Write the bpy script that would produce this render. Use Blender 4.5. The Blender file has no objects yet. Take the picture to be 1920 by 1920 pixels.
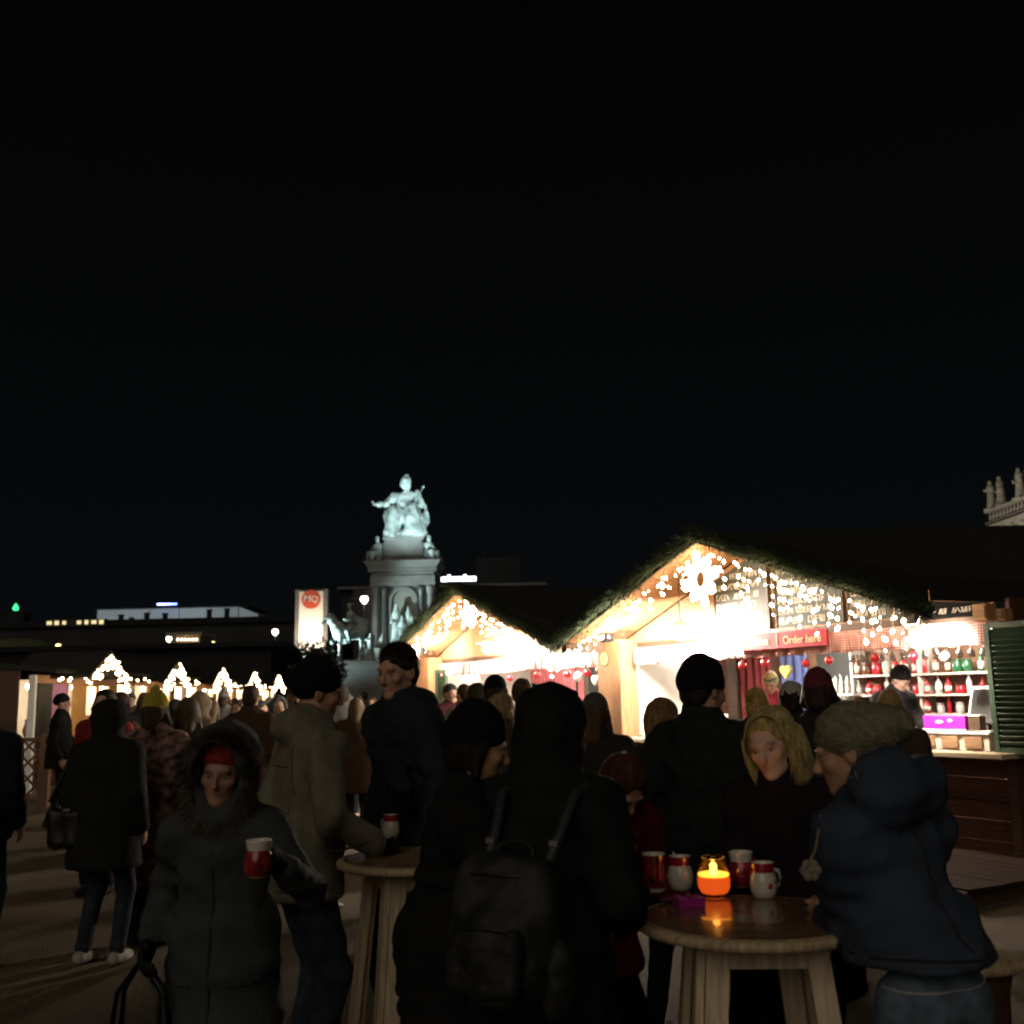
import bpy, bmesh, math, random
import numpy as np
from mathutils import Vector, Matrix, Euler
from mathutils.bvhtree import BVHTree
random.seed(11)
S = bpy.context.scene
COL = S.collection
PI = math.pi
rad = math.radians

# ------------------------------------------------------------------ camera
EYE = 1.65
F = 1968.0 / 1920.0                      # focal length in picture widths
PITCH = math.atan(340 / 1968)
ROLL = rad(1.3)
cam = bpy.data.cameras.new('camera')
cam.sensor_width = 36.0
cam.sensor_height = 36.0
cam.lens = 36.0 * F
cam.clip_start = 0.05
cam.clip_end = 2000
cam.dof.use_dof = True
cam.dof.focus_distance = 6.0
cam.dof.aperture_fstop = 3.6
cam_o = bpy.data.objects.new('camera', cam)
COL.objects.link(cam_o)
cam_o.matrix_world = (Matrix.Translation((0, 0, EYE)) @ Matrix.Rotation(PI / 2 + PITCH, 4, 'X') @ Matrix.Rotation(-ROLL, 4, 'Z'))
S.camera = cam_o

# ------------------------------------------------------------------ night sky (dim city glow, evenly fading upward)
W = bpy.data.worlds.new('World')
S.world = W
W.use_nodes = True
nt = W.node_tree
nt.nodes.clear()
out = nt.nodes.new('ShaderNodeOutputWorld')
bg = nt.nodes.new('ShaderNodeBackground')
tc = nt.nodes.new('ShaderNodeTexCoord')
sx = nt.nodes.new('ShaderNodeSeparateXYZ')
cr = nt.nodes.new('ShaderNodeValToRGB')
cr.color_ramp.elements[0].position = 0.0
cr.color_ramp.elements[0].color = (0.0027, 0.0032, 0.0037, 1)
cr.color_ramp.elements[1].position = 0.62
cr.color_ramp.elements[1].color = (0.0007, 0.0008, 0.0008, 1)
nt.links.new(tc.outputs['Generated'], sx.inputs[0])
nt.links.new(sx.outputs['Z'], cr.inputs[0])
nt.links.new(cr.outputs[0], bg.inputs[0])
bg.inputs[1].default_value = 1.0
nt.links.new(bg.outputs[0], out.inputs[0])

# one weak warm sun lamp: added fill light, its source behind the camera assumed
sun = bpy.data.lights.new('assumed_fill_light', 'SUN')
sun.energy = 0.40
sun.angle = rad(50)
sun.color = (1.0, 0.86, 0.66)
sun_o = bpy.data.objects.new('assumed_fill_light', sun)
COL.objects.link(sun_o)
sun_o.rotation_euler = Vector((0.30, 1.0, -0.62)).to_track_quat('-Z', 'Y').to_euler()

S.view_settings.view_transform = 'Standard'
S.view_settings.look = 'None'
S.view_settings.gamma = 1
S.view_settings.exposure = 0
S.view_settings.use_curve_mapping = False
S.render.engine = 'CYCLES'
S.cycles.use_denoising = True
S.cycles.filter_width = 2.1
S.cycles.max_bounces = 5
S.cycles.diffuse_bounces = 3
S.cycles.sample_clamp_indirect = 3.0
S.cycles.sample_clamp_direct = 0.0
S.cycles.use_light_tree = True
S.cycles.caustics_reflective = False
S.cycles.caustics_refractive = False

# ------------------------------------------------------------------ helpers: camera maths for laying the place out
_f = np.array([0, math.cos(PITCH), math.sin(PITCH)])
_u = np.array([0, -math.sin(PITCH), math.cos(PITCH)])
_r = np.array([1.0, 0, 0])
_rt = _r * math.cos(ROLL) - _u * math.sin(ROLL)
_up = _u * math.cos(ROLL) + _r * math.sin(ROLL)


def at(px, py, Y):
    """point of the place at distance Y along the ground, seen at a photo pixel"""
    r = _f + _rt * (px - 960) / 1968 - _up * (py - 960) / 1968
    return Vector((np.array([0, 0, EYE]) + r * (Y / r[1])).tolist())


# ------------------------------------------------------------------ helpers: objects
def tag(o, label=None, cat=None, group=None, kind=None):
    if label: o['label'] = label
    if cat: o['category'] = cat
    if group: o['group'] = group
    if kind: o['kind'] = kind
    return o


def empty(name, loc=(0, 0, 0), rz=0.0):
    o = bpy.data.objects.new(name, None)
    o.empty_display_size = 0.1
    COL.objects.link(o)
    o.location = loc
    o.rotation_euler = (0, 0, rz)
    return o


def link(name, me, m=None, parent=None, loc=None, rot=None):
    o = bpy.data.objects.new(name, me)
    COL.objects.link(o)
    if m is not None and not me.materials:
        for mm in (m if isinstance(m, (list, tuple)) else [m]):
            me.materials.append(mm)
    if parent: o.parent = parent
    if loc is not None: o.location = loc
    if rot is not None: o.rotation_euler = rot
    return o


def copy_tree(o, parent=None):
    c = o.copy()
    COL.objects.link(c)
    c.parent = parent
    for ch in list(o.children):
        copy_tree(ch, c)
    return c


class MB:
    """collects simple solids into one mesh"""
    def __init__(s):
        s.v, s.f, s.m, s.mi, s.sm = [], [], [], 0, []
        s.smooth = False

    def face(s, ids):
        s.f.append(ids); s.m.append(s.mi); s.sm.append(s.smooth)

    def verts(s, pts):
        n = len(s.v); s.v.extend([tuple(p) for p in pts]); return n

    def box(s, c, d, R=None):
        hx, hy, hz = d[0] / 2, d[1] / 2, d[2] / 2
        P = [Vector((x, y, z)) for z in (-hz, hz) for y in (-hy, hy) for x in (-hx, hx)]
        if R is not None: P = [R @ p for p in P]
        n = s.verts([p + Vector(c) for p in P])
        for q in ((0, 2, 3, 1), (4, 5, 7, 6), (0, 1, 5, 4), (2, 6, 7, 3), (0, 4, 6, 2), (1, 3, 7, 5)):
            s.face([n + i for i in q])
        return s

    def hexa(s, P):
        """eight corners: bottom ring then top ring"""
        n = s.verts(P)
        for q in ((3, 2, 1, 0), (4, 5, 6, 7), (0, 1, 5, 4), (1, 2, 6, 5), (2, 3, 7, 6), (3, 0, 4, 7)):
            s.face([n + i for i in q])
        return s

    def prism(s, poly, a, b):
        """poly: list of 3D points; extruded by vector from a to b offsets"""
        n = len(poly); a, b = Vector(a), Vector(b)
        i0 = s.verts([Vector(p) + a for p in poly]); i1 = s.verts([Vector(p) + b for p in poly])
        s.face([i0 + i for i in range(n)][::-1]); s.face([i1 + i for i in range(n)])
        for i in range(n):
            j = (i + 1) % n
            s.face([i0 + i, i0 + j, i1 + j, i1 + i])
        return s

    def tube(s, path, r, n=6, cap=True, smooth=True):
        path = [Vector(p) for p in path]
        old = s.smooth; s.smooth = smooth
        rings = []
        ref = None
        for i, p in enumerate(path):
            t = (path[min(i + 1, len(path) - 1)] - path[max(i - 1, 0)])
            if t.length < 1e-9: t = Vector((0, 0, 1))
            t.normalize()
            if ref is None:
                ref = Vector((0, 0, 1)) if abs(t.z) < .9 else Vector((1, 0, 0))
            a = t.cross(ref)
            if a.length < 1e-6: a = t.orthogonal()
            a.normalize()
            b = t.cross(a).normalized(); ref = -b if False else ref
            rr = r[i] if isinstance(r, (list, tuple)) else r
            rings.append(s.verts([p + (a * math.cos(k * 2 * PI / n) + b * math.sin(k * 2 * PI / n)) * rr for k in range(n)]))
        for i in range(len(rings) - 1):
            for k in range(n):
                j = (k + 1) % n
                s.face([rings[i] + k, rings[i] + j, rings[i + 1] + j, rings[i + 1] + k])
        if cap:
            s.face([rings[0] + k for k in range(n)][::-1]); s.face([rings[-1] + k for k in range(n)])
        s.smooth = old
        return s

    def lathe(s, prof, n=16, c=(0, 0, 0), smooth=True, mis=None):
        """prof: list of (r, z)"""
        old, om = s.smooth, s.mi; s.smooth = smooth
        c = Vector(c); rings = []
        for r, z in prof:
            rings.append(s.verts([c + Vector((r * math.cos(k * 2 * PI / n), r * math.sin(k * 2 * PI / n), z)) for k in range(n)]))
        for i in range(len(rings) - 1):
            if mis: s.mi = mis[i]
            for k in range(n):
                j = (k + 1) % n
                s.face([rings[i] + k, rings[i] + j, rings[i + 1] + j, rings[i + 1] + k])
        s.face([rings[0] + k for k in range(n)][::-1]); s.face([rings[-1] + k for k in range(n)])
        s.smooth, s.mi = old, om
        return s

    def ball(s, c, r, nu=10, nv=6, smooth=True):
        r = (r, r, r) if not isinstance(r, (tuple, list)) else r
        c = Vector(c); old = s.smooth; s.smooth = smooth
        top = s.verts([c + Vector((0, 0, r[2]))]); rings = []
        for i in range(1, nv):
            th = PI * i / nv
            rings.append(s.verts([c + Vector((r[0] * math.sin(th) * math.cos(k * 2 * PI / nu), r[1] * math.sin(th) * math.sin(k * 2 * PI / nu), r[2] * math.cos(th))) for k in range(nu)]))
        bot = s.verts([c - Vector((0, 0, r[2]))])
        for k in range(nu):
            j = (k + 1) % nu
            s.face([top, rings[0] + k, rings[0] + j])
            for i in range(len(rings) - 1):
                s.face([rings[i] + k, rings[i + 1] + k, rings[i + 1] + j, rings[i] + j])
            s.face([rings[-1] + k, bot, rings[-1] + j])
        s.smooth = old
        return s

    def tri(s, a, b, c):
        n = s.verts([a, b, c]); s.face([n, n + 1, n + 2]); return s

    def mesh(s, name):
        me = bpy.data.meshes.new(name)
        me.from_pydata(s.v, [], s.f)
        me.polygons.foreach_set('material_index', s.m)
        me.polygons.foreach_set('use_smooth', s.sm)
        me.update()
        return me

    def build(s, name, m, parent=None, loc=None, rot=None, bevel=0.0):
        o = link(name, s.mesh(name), m, parent, loc, rot)
        if bevel:
            b = o.modifiers.new('bevel', 'BEVEL'); b.width = bevel; b.segments = 2; b.limit_method = 'ANGLE'
        return o


def boxo(name, c, d, m, parent=None, bevel=0.0, R=None):
    b = MB(); b.box(c, d, R)
    return b.build(name, m, parent, bevel=bevel)


# ------------------------------------------------------------------ helpers: materials (all procedural)
MATS = {}


def mat(name, col, rough=.75, var=.2, scale=6.0, bump=0.0, bscale=40.0, metal=0.0, emit=None, estr=0.0, tint=False, stretch=(1, 1, 1), sheen=0.0, spec=.5, trans=0.0, coat=0.0):
    if name in MATS: return MATS[name]
    m = bpy.data.materials.new(name); m.use_nodes = True
    n = m.node_tree; L = n.links
    b = n.nodes['Principled BSDF']
    b.inputs['Roughness'].default_value = rough
    b.inputs['Metallic'].default_value = metal
    b.inputs['Specular IOR Level'].default_value = spec
    if sheen: b.inputs['Sheen Weight'].default_value = sheen
    if trans: b.inputs['Transmission Weight'].default_value = trans
    if coat: b.inputs['Coat Weight'].default_value = coat
    t = n.nodes.new('ShaderNodeTexCoord'); mp = n.nodes.new('ShaderNodeMapping')
    mp.inputs['Scale'].default_value = stretch
    L.new(t.outputs['Object'], mp.inputs[0])
    nz = n.nodes.new('ShaderNodeTexNoise'); nz.inputs['Scale'].default_value = scale; nz.inputs['Detail'].default_value = 5
    L.new(mp.outputs[0], nz.inputs[0])
    rp = n.nodes.new('ShaderNodeValToRGB')
    lo = [max(0, c * (1 - var)) for c in col]; hi = [min(1, c * (1 + var)) for c in col]
    rp.color_ramp.elements[0].position = .32; rp.color_ramp.elements[0].color = (*lo, 1)
    rp.color_ramp.elements[1].position = .70; rp.color_ramp.elements[1].color = (*hi, 1)
    L.new(nz.outputs['Fac'], rp.inputs[0])
    src = rp.outputs[0]
    if tint:
        at_ = n.nodes.new('ShaderNodeAttribute'); at_.attribute_name = 'tint'
        mx = n.nodes.new('ShaderNodeMix'); mx.data_type = 'RGBA'; mx.blend_type = 'MULTIPLY'; mx.inputs[0].default_value = 1
        L.new(src, mx.inputs[6]); L.new(at_.outputs['Color'], mx.inputs[7]); src = mx.outputs[2]
    L.new(src, b.inputs['Base Color'])
    if bump:
        n2 = n.nodes.new('ShaderNodeTexNoise'); n2.inputs['Scale'].default_value = bscale; n2.inputs['Detail'].default_value = 4
        L.new(mp.outputs[0], n2.inputs[0])
        bp = n.nodes.new('ShaderNodeBump'); bp.inputs['Strength'].default_value = bump; bp.inputs['Distance'].default_value = .02
        L.new(n2.outputs['Fac'], bp.inputs['Height']); L.new(bp.outputs[0], b.inputs['Normal'])
    if emit:
        b.inputs['Emission Color'].default_value = (*emit, 1); b.inputs['Emission Strength'].default_value = estr
    MATS[name] = m
    return m


def wood(name, col, axis=0, rough=.65, var=.35, scale=5.0, bump=.25):
    st = [14, 14, 14]; st[axis] = 1.0
    return mat(name, col, rough, var, scale, bump, 3.0, stretch=tuple(st))


def glow(name, col, strength):
    if name in MATS: return MATS[name]
    m = bpy.data.materials.new(name); m.use_nodes = True
    n = m.node_tree; n.nodes.clear()
    o = n.nodes.new('ShaderNodeOutputMaterial'); e = n.nodes.new('ShaderNodeEmission')
    e.inputs[0].default_value = (*col, 1); e.inputs[1].default_value = strength
    n.links.new(e.outputs[0], o.inputs[0])
    MATS[name] = m
    return m


def check_cloth(name, c1, c2, size):
    """woven gingham: two sets of stripes that multiply"""
    if name in MATS: return MATS[name]
    m = bpy.data.materials.new(name); m.use_nodes = True
    n = m.node_tree; L = n.links; b = n.nodes['Principled BSDF']; b.inputs['Roughness'].default_value = .9
    t = n.nodes.new('ShaderNodeTexCoord'); s = n.nodes.new('ShaderNodeSeparateXYZ'); L.new(t.outputs['Object'], s.inputs[0])
    outs = []
    for k in ('X', 'Z'):
        a = n.nodes.new('ShaderNodeMath'); a.operation = 'MULTIPLY'; a.inputs[1].default_value = 1.0 / size; L.new(s.outputs[k], a.inputs[0])
        fr = n.nodes.new('ShaderNodeMath'); fr.operation = 'FRACT'; L.new(a.outputs[0], fr.inputs[0])
        g = n.nodes.new('ShaderNodeMath'); g.operation = 'GREATER_THAN'; g.inputs[1].default_value = .5; L.new(fr.outputs[0], g.inputs[0])
        outs.append(g)
    ad = n.nodes.new('ShaderNodeMath'); ad.operation = 'ADD'; L.new(outs[0].outputs[0], ad.inputs[0]); L.new(outs[1].outputs[0], ad.inputs[1])
    h = n.nodes.new('ShaderNodeMath'); h.operation = 'MULTIPLY'; h.inputs[1].default_value = .5; L.new(ad.outputs[0], h.inputs[0])
    mx = n.nodes.new('ShaderNodeMix'); mx.data_type = 'RGBA'; L.new(h.outputs[0], mx.inputs[0])
    mx.inputs[6].default_value = (*c1, 1); mx.inputs[7].default_value = (*c2, 1)
    L.new(mx.outputs[2], b.inputs['Base Color'])
    MATS[name] = m
    return m


def lamp(name, kind, loc, power, col, parent=None, aim=None, size=.05, cone=60, blend=.5):
    """the light of a lamp that stands in the place"""
    l = bpy.data.lights.new(name, kind); l.energy = power; l.color = col
    if kind in ('POINT', 'SPOT'): l.shadow_soft_size = size
    if kind == 'SPOT': l.spot_size = rad(cone); l.spot_blend = blend
    o = bpy.data.objects.new(name, l); COL.objects.link(o)
    o.location = loc
    if aim is not None:
        o.rotation_euler = (Vector(aim) - Vector(loc)).to_track_quat('-Z', 'Y').to_euler()
    if parent: o.parent = parent
    return o


# ------------------------------------------------------------------ helpers: smooth solids from distance fields (numpy surface nets)
def nrm(v):
    v = np.asarray(v, float); return v / max(np.linalg.norm(v), 1e-9)


def cone(a, b, ra, rb=None):
    a = np.asarray(a, np.float32); b = np.asarray(b, np.float32); rb = np.float32(ra if rb is None else rb); ra = np.float32(ra)
    ba = b - a; q = max(ba @ ba, 1e-12)

    def fn(P):
        pa = P - a
        h = np.clip(pa @ ba / q, 0, 1)
        pa = pa - h[:, None] * ba
        return np.sqrt(np.einsum('ij,ij->i', pa, pa)) - (ra + (rb - ra) * h)
    return fn


def ell(c, r, R=None):
    c = np.asarray(c, np.float32); r = (np.asarray(r, float) if np.ndim(r) else np.full(3, float(r))).astype(np.float32)
    R = None if R is None else np.asarray(R, np.float32)

    def fn(P):
        q = P - c
        if R is not None: q = q @ R            # columns of R are the axes
        q = q / r; k0 = np.sqrt(np.einsum('ij,ij->i', q, q)); q = q / r; k1 = np.sqrt(np.einsum('ij,ij->i', q, q))
        return k0 * (k0 - 1.0) / np.maximum(k1, 1e-9)
    return fn


def rbox(c, h, rr, R=None):
    c = np.asarray(c, float); h = np.asarray(h, float)

    def fn(P):
        q = P - c
        if R is not None: q = q @ R
        q = np.abs(q) - h + rr
        return np.sqrt((np.maximum(q, 0) ** 2).sum(1)) + np.minimum(q.max(1), 0) - rr
    return fn


def half(n, c):
    """solid on the side the normal points away from"""
    n = nrm(n).astype(np.float32); c = np.asarray(c, np.float32)
    return lambda P: (P - c) @ n


def framed(fn, c, R, s=1.0):
    c = np.asarray(c, np.float32); R = np.asarray(R, np.float32)
    return lambda P: fn(((P - c) @ R) / np.float32(s)) * np.float32(s)


def cluster(prims, c, r):
    """a group of solids, worked out in full only near its centre"""
    c = np.asarray(c, np.float32)

    def fn(P):
        q = P - c; L = np.sqrt(np.einsum('ij,ij->i', q, q)); d = L - np.float32(r * .45); i = L < r
        if i.any(): d[i] = field(P[i], prims)
        return d
    return fn


def field(P, prims):
    d = None
    for op, k, fn in prims:
        if op == 'warp':
            d = d + fn(P); continue
        v = fn(P)
        if d is None: d = v; continue
        if op == 'add':
            if k > 0:
                h = np.clip(.5 + .5 * (d - v) / k, 0, 1); d = d * (1 - h) + v * h - k * h * (1 - h)
            else: d = np.minimum(d, v)
        elif op == 'sub':
            v = -v
            if k > 0:
                h = np.clip(.5 - .5 * (d - v) / k, 0, 1); d = d * (1 - h) + v * h + k * h * (1 - h)
            else: d = np.maximum(d, v)
        elif op == 'cut':
            if k > 0:
                h = np.clip(.5 - .5 * (d - v) / k, 0, 1); d = d * (1 - h) + v * h + k * h * (1 - h)
            else: d = np.maximum(d, v)
    return d


def folds(amp, freq, seed, zs=1.6):
    rs = np.random.RandomState(seed)
    D = rs.normal(size=(5, 3)); D /= np.linalg.norm(D, axis=1)[:, None]
    D[:, 2] *= zs; D = D.astype(np.float32)
    ph = rs.uniform(0, 6.28, 5).astype(np.float32)

    def fn(P):
        Q = P * np.float32(freq)
        w = np.sin(Q @ D[0] + ph[0] + 1.3 * np.sin(Q @ D[1] * .7 + ph[1]))
        w2 = np.sin(2.1 * (Q @ D[2]) + ph[2] + 1.1 * np.sin(Q @ D[3] * 1.3 + ph[3]))
        w3 = np.sin(4.3 * (Q @ D[4]) + ph[4] + w)
        return amp * (np.abs(w) * .9 + .5 * w2 + .25 * w3 - .5)
    return fn


def sdf_mesh(name, prims, vox, lo, hi, tint=None):
    lo = np.asarray(lo, float); hi = np.asarray(hi, float)
    B = 4
    n = np.ceil((hi - lo) / vox / B).astype(int) * B
    nb = n // B
    cc = np.stack(np.meshgrid(*[(np.arange(k) + .5) * B * vox for k in nb], indexing='ij'), -1).reshape(-1, 3) + lo
    dc = field(cc.astype(np.float32), prims)
    act = np.abs(dc) < B * vox * .95 + max(.006, .4 * vox)
    D = np.repeat(np.repeat(np.repeat(np.sign(dc).reshape(nb) * 1.0, B, 0), B, 1), B, 2).astype(np.float32)
    ids = np.argwhere(act.reshape(nb))
    if not len(ids): return bpy.data.meshes.new(name)
    off = np.stack(np.meshgrid(*[np.arange(B)] * 3, indexing='ij'), -1).reshape(-1, 3)
    g = (ids[:, None, :] * B + off[None]).reshape(-1, 3)
    D[g[:, 0], g[:, 1], g[:, 2]] = field((g * vox + lo).astype(np.float32), prims)
    s = D < 0
    c8 = np.zeros(np.array(s.shape) - 1, np.uint8)
    for i in (0, 1):
        for j in (0, 1):
            for k in (0, 1):
                c8 += s[i:s.shape[0] - 1 + i, j:s.shape[1] - 1 + j, k:s.shape[2] - 1 + k]
    cells = np.argwhere((c8 > 0) & (c8 < 8))
    idx = -np.ones(c8.shape, np.int64); idx[cells[:, 0], cells[:, 1], cells[:, 2]] = np.arange(len(cells))
    acc = np.zeros((len(cells), 3)); cnt = np.zeros(len(cells))
    cor = [(i, j, k) for i in (0, 1) for j in (0, 1) for k in (0, 1)]
    for a in cor:
        for ax in range(3):
            if a[ax]: continue
            b = list(a); b[ax] = 1
            ga, gb = cells + a, cells + b
            da = D[ga[:, 0], ga[:, 1], ga[:, 2]]; db = D[gb[:, 0], gb[:, 1], gb[:, 2]]
            x = (da < 0) != (db < 0)
            t = np.where(x, da / np.where(x, da - db, 1), 0)
            p = np.array(a)[None] + np.eye(3)[ax][None] * t[:, None]
            acc[x] += p[x]; cnt[x] += 1
    V = (cells + acc / cnt[:, None]) * vox + lo
    quads = []
    for ax in range(3):
        b, c = (ax + 1) % 3, (ax + 2) % 3
        sl0 = [slice(None)] * 3; sl1 = [slice(None)] * 3
        sl0[ax] = slice(0, -1); sl1[ax] = slice(1, None)
        e = np.argwhere(s[tuple(sl0)] != s[tuple(sl1)])
        e = e[(e[:, b] > 0) & (e[:, c] > 0) & (e[:, b] < c8.shape[b]) & (e[:, c] < c8.shape[c])]
        inside = s[e[:, 0], e[:, 1], e[:, 2]]
        q = []
        for db, dcx in ((-1, -1), (0, -1), (0, 0), (-1, 0)):
            o = e.copy(); o[:, b] += db; o[:, c] += dcx
            q.append(idx[o[:, 0], o[:, 1], o[:, 2]])
        q = np.stack(q, 1)
        q[~inside] = q[~inside][:, ::-1]
        quads.append(q)
    Q = np.concatenate(quads); Q = Q[(Q >= 0).all(1)]
    # one pass of smoothing along the quad edges
    a = Q.ravel(); b2 = np.roll(Q, -1, 1).ravel()
    ct = np.maximum(np.bincount(a, minlength=len(V)), 1)
    V = V * .5 + np.stack([np.bincount(a, V[b2, k], len(V)) for k in range(3)], 1) / ct[:, None] * .5
    me = bpy.data.meshes.new(name)
    me.vertices.add(len(V)); me.vertices.foreach_set('co', V.ravel())
    me.loops.add(Q.size); me.loops.foreach_set('vertex_index', Q.ravel().astype(np.int32))
    me.polygons.add(len(Q)); me.polygons.foreach_set('loop_start', (np.arange(len(Q)) * 4).astype(np.int32))
    me.polygons.foreach_set('use_smooth', np.ones(len(Q), bool))
    me.update(calc_edges=True); me.validate()
    if tint is not None:
        ca = me.attributes.new('tint', 'FLOAT_COLOR', 'POINT')
        T = np.ones((len(V), 4)); T[:, :3] = tint(V); ca.data.foreach_set('color', T.ravel())
    return me

# ================================================================== materials in common use
m_wood_pale = wood('pale_pine', (.72, .58, .40), 2, var=.22)
m_wood_top = mat('varnished_top', (.22, .135, .07), .22, .3, 3, .05, 20, stretch=(1, 9, 9), coat=.4)
m_wood_rim = wood('pale_rim', (.50, .38, .23), 2)
m_wood_lit = wood('spruce_boards', (.44, .22, .11), 1)
m_wood_red = wood('red_brown_boards', (.10, .036, .022), 0, .6)
m_wood_dark = wood('dark_stained_timber', (.07, .036, .02), 0)
m_felt = mat('roofing_felt', (.013, .013, .010), .9, .3, 5, .4, 60)
m_white = mat('white_paint', (.78, .76, .72), .6, .06)
m_black = mat('black_board', (.02, .021, .02), .7, .2)
m_slate = mat('chalkboard_slate', (.055, .056, .05), .75, .3, 3)
m_chalk = mat('chalk', (.72, .68, .60), .95, .15, 40)
m_needle = mat('fir_needles', (.035, .055, .022), .7, .5, 9)
m_green_paint = mat('green_shutter_paint', (.020, .052, .028), .55, .25, 5, .15, 30)
m_gingham = check_cloth('red_gingham', (.80, .74, .70), (.55, .03, .045), .026)
m_bulb = glow('warm_bulb', (1.0, .76, .48), 85.0)
m_bulb_far = glow('warm_bulb_far', (1.0, .70, .38), 22.0)
m_lampface = glow('floodlight_face', (1.0, .88, .70), 60.0)
m_wire = mat('light_cable', (.30, .24, .16), .6)
m_redball = mat('red_glass', (.55, .012, .022), .12, .1, coat=.6)
m_whiteball = mat('white_ornament', (.82, .82, .80), .35, .05)
m_bronze = mat('verdigris_bronze', (.34, .40, .39), .6, .5, 1.4, .3, 6)
m_stone = mat('pale_granite', (.185, .185, .178), .8, .2, .8, .2, 5)
m_column = mat('dark_syenite_columns', (.05, .052, .05), .35, .3, 3)
m_unlit = mat('unlit_facade', (.030, .033, .037), .9, .3, .2)  # lack of light on the far walls put into a dark base colour
m_roofdark = mat('dark_slate_roof', (.014, .016, .019), .9, .3, .3)
m_steel = mat('dark_steel', (.05, .05, .055), .45, .2, metal=.6)

# ================================================================== ground
g = MB(); nx_, ny_ = 2, 2
g.verts([(-400, -60, 0), (400, -60, 0), (400, 700, 0), (-400, 700, 0)]); g.face([0, 1, 2, 3])
ground = g.build('ground', None)
mg = bpy.data.materials.new('trodden_gravel'); mg.use_nodes = True
n_ = mg.node_tree; L_ = n_.links; b_ = n_.nodes['Principled BSDF']; b_.inputs['Roughness'].default_value = .95; b_.inputs['Specular IOR Level'].default_value = .12
t_ = n_.nodes.new('ShaderNodeTexCoord')
na = n_.nodes.new('ShaderNodeTexNoise'); na.inputs['Scale'].default_value = .9; na.inputs['Detail'].default_value = 6; L_.new(t_.outputs['Object'], na.inputs[0])
nb = n_.nodes.new('ShaderNodeTexNoise'); nb.inputs['Scale'].default_value = 45; nb.inputs['Detail'].default_value = 4; L_.new(t_.outputs['Object'], nb.inputs[0])
vb = n_.nodes.new('ShaderNodeTexVoronoi'); vb.inputs['Scale'].default_value = 55; L_.new(t_.outputs['Object'], vb.inputs[0])
ra = n_.nodes.new('ShaderNodeValToRGB'); ra.color_ramp.elements[0].position = .3; ra.color_ramp.elements[0].color = (.095, .077, .053, 1); ra.color_ramp.elements[1].position = .72; ra.color_ramp.elements[1].color = (.19, .15, .102, 1)
L_.new(na.outputs['Fac'], ra.inputs[0])
mx = n_.nodes.new('ShaderNodeMix'); mx.data_type = 'RGBA'; mx.blend_type = 'MULTIPLY'; mx.inputs[0].default_value = .5
L_.new(ra.outputs[0], mx.inputs[6]); L_.new(nb.outputs['Fac'], mx.inputs[7]); L_.new(mx.outputs[2], b_.inputs['Base Color'])
bp_ = n_.nodes.new('ShaderNodeBump'); bp_.inputs['Strength'].default_value = .35; bp_.inputs['Distance'].default_value = .015
L_.new(vb.outputs['Distance'], bp_.inputs['Height']); L_.new(bp_.outputs[0], b_.inputs['Normal'])
ground.data.materials.append(mg)
tag(ground, 'trodden brown gravel of the market square', None, None, 'structure')

# litter on the ground
for k, (px, py, lab) in enumerate(((632, 1700, 'crumpled pale napkin on the gravel behind the khaki jacket'), (272, 1543, 'scrap of white paper on the gravel by the sneakers'))):
    r_ = _f + _rt * (px - 960) / 1968 - _up * (py - 960) / 1968
    p = np.array([0, 0, EYE]) + r_ * (-EYE / r_[2])
    me = sdf_mesh('napkin', [('add', 0, ell((0, 0, .012), (.05, .035, .014))), ('warp', 0, folds(.006, 90, k))], .005, (-.08, -.07, -.01), (.08, .07, .05))
    tag(link('napkin', me, m_white, None, p.tolist()), lab, 'litter')

# ================================================================== far left: long dark museum wing with lit roof block behind
wing = empty('museum_wing', (0, 150, 0))
tag(wing, 'long dark museum building across the square behind the huts', 'building')
mb = MB(); mb.box((-40, 6, 6.2), (78, 12, 12.4)); mb.build('facade', m_unlit, wing)
mb = MB()
mb.hexa([(-79.5, -.6, 12.4), (-.5, -.6, 12.4), (-.5, 12.6, 12.4), (-79.5, 12.6, 12.4), (-78, 4, 13.6), (-2, 4, 13.6), (-2, 8, 13.6), (-78, 8, 13.6)])
roof_ = mb.build('roof', m_roofdark, wing)
for x, h in ((-58, 1.6), (-54.2, 1.9), (-51.5, 1.7), (-45.0, 2.4), (-42.4, 2.6), (-30, 1.6), (-21, 2.0)):
    mb = MB(); h *= .55; mb.box((x, 5, 13.4 + h / 2), (.6, .6, h)); mb.box((x, 5, 13.4 + h + .06), (.8, .8, .12)); mb.build('chimney', m_roofdark, roof_)
m_winlit = glow('lit_window', (1.0, .80, .42), 1.1)
m_windark = mat('dark_window', (.02, .022, .026), .2)
m_wfr = mat('window_frame_stone', (.06, .06, .06), .8)
for k in range(20):                                   # windows, the upper row of the far end is lit
    x = -66.3 + k * 1.06 if k < 8 else -56 + (k - 8) * 4.4
    z, w_, h_ = (13.0, .70 - .1 * (k % 3), .50 + .08 * (k % 2)) if k < 8 else (8.2, 1.3, 2.2)
    mb = MB(); mb.box((x, -.04 if k > 7 else .75, z), (w_ + .3, .12 if k > 7 else 1.7, h_ + .3)); fr = mb.build('window', m_wfr, wing)
    mb = MB(); mb.box((x, -.13, z), (w_, .06, h_)); mb.build('pane', m_winlit if k < 8 and k != 3 else m_windark, fr)

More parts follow.
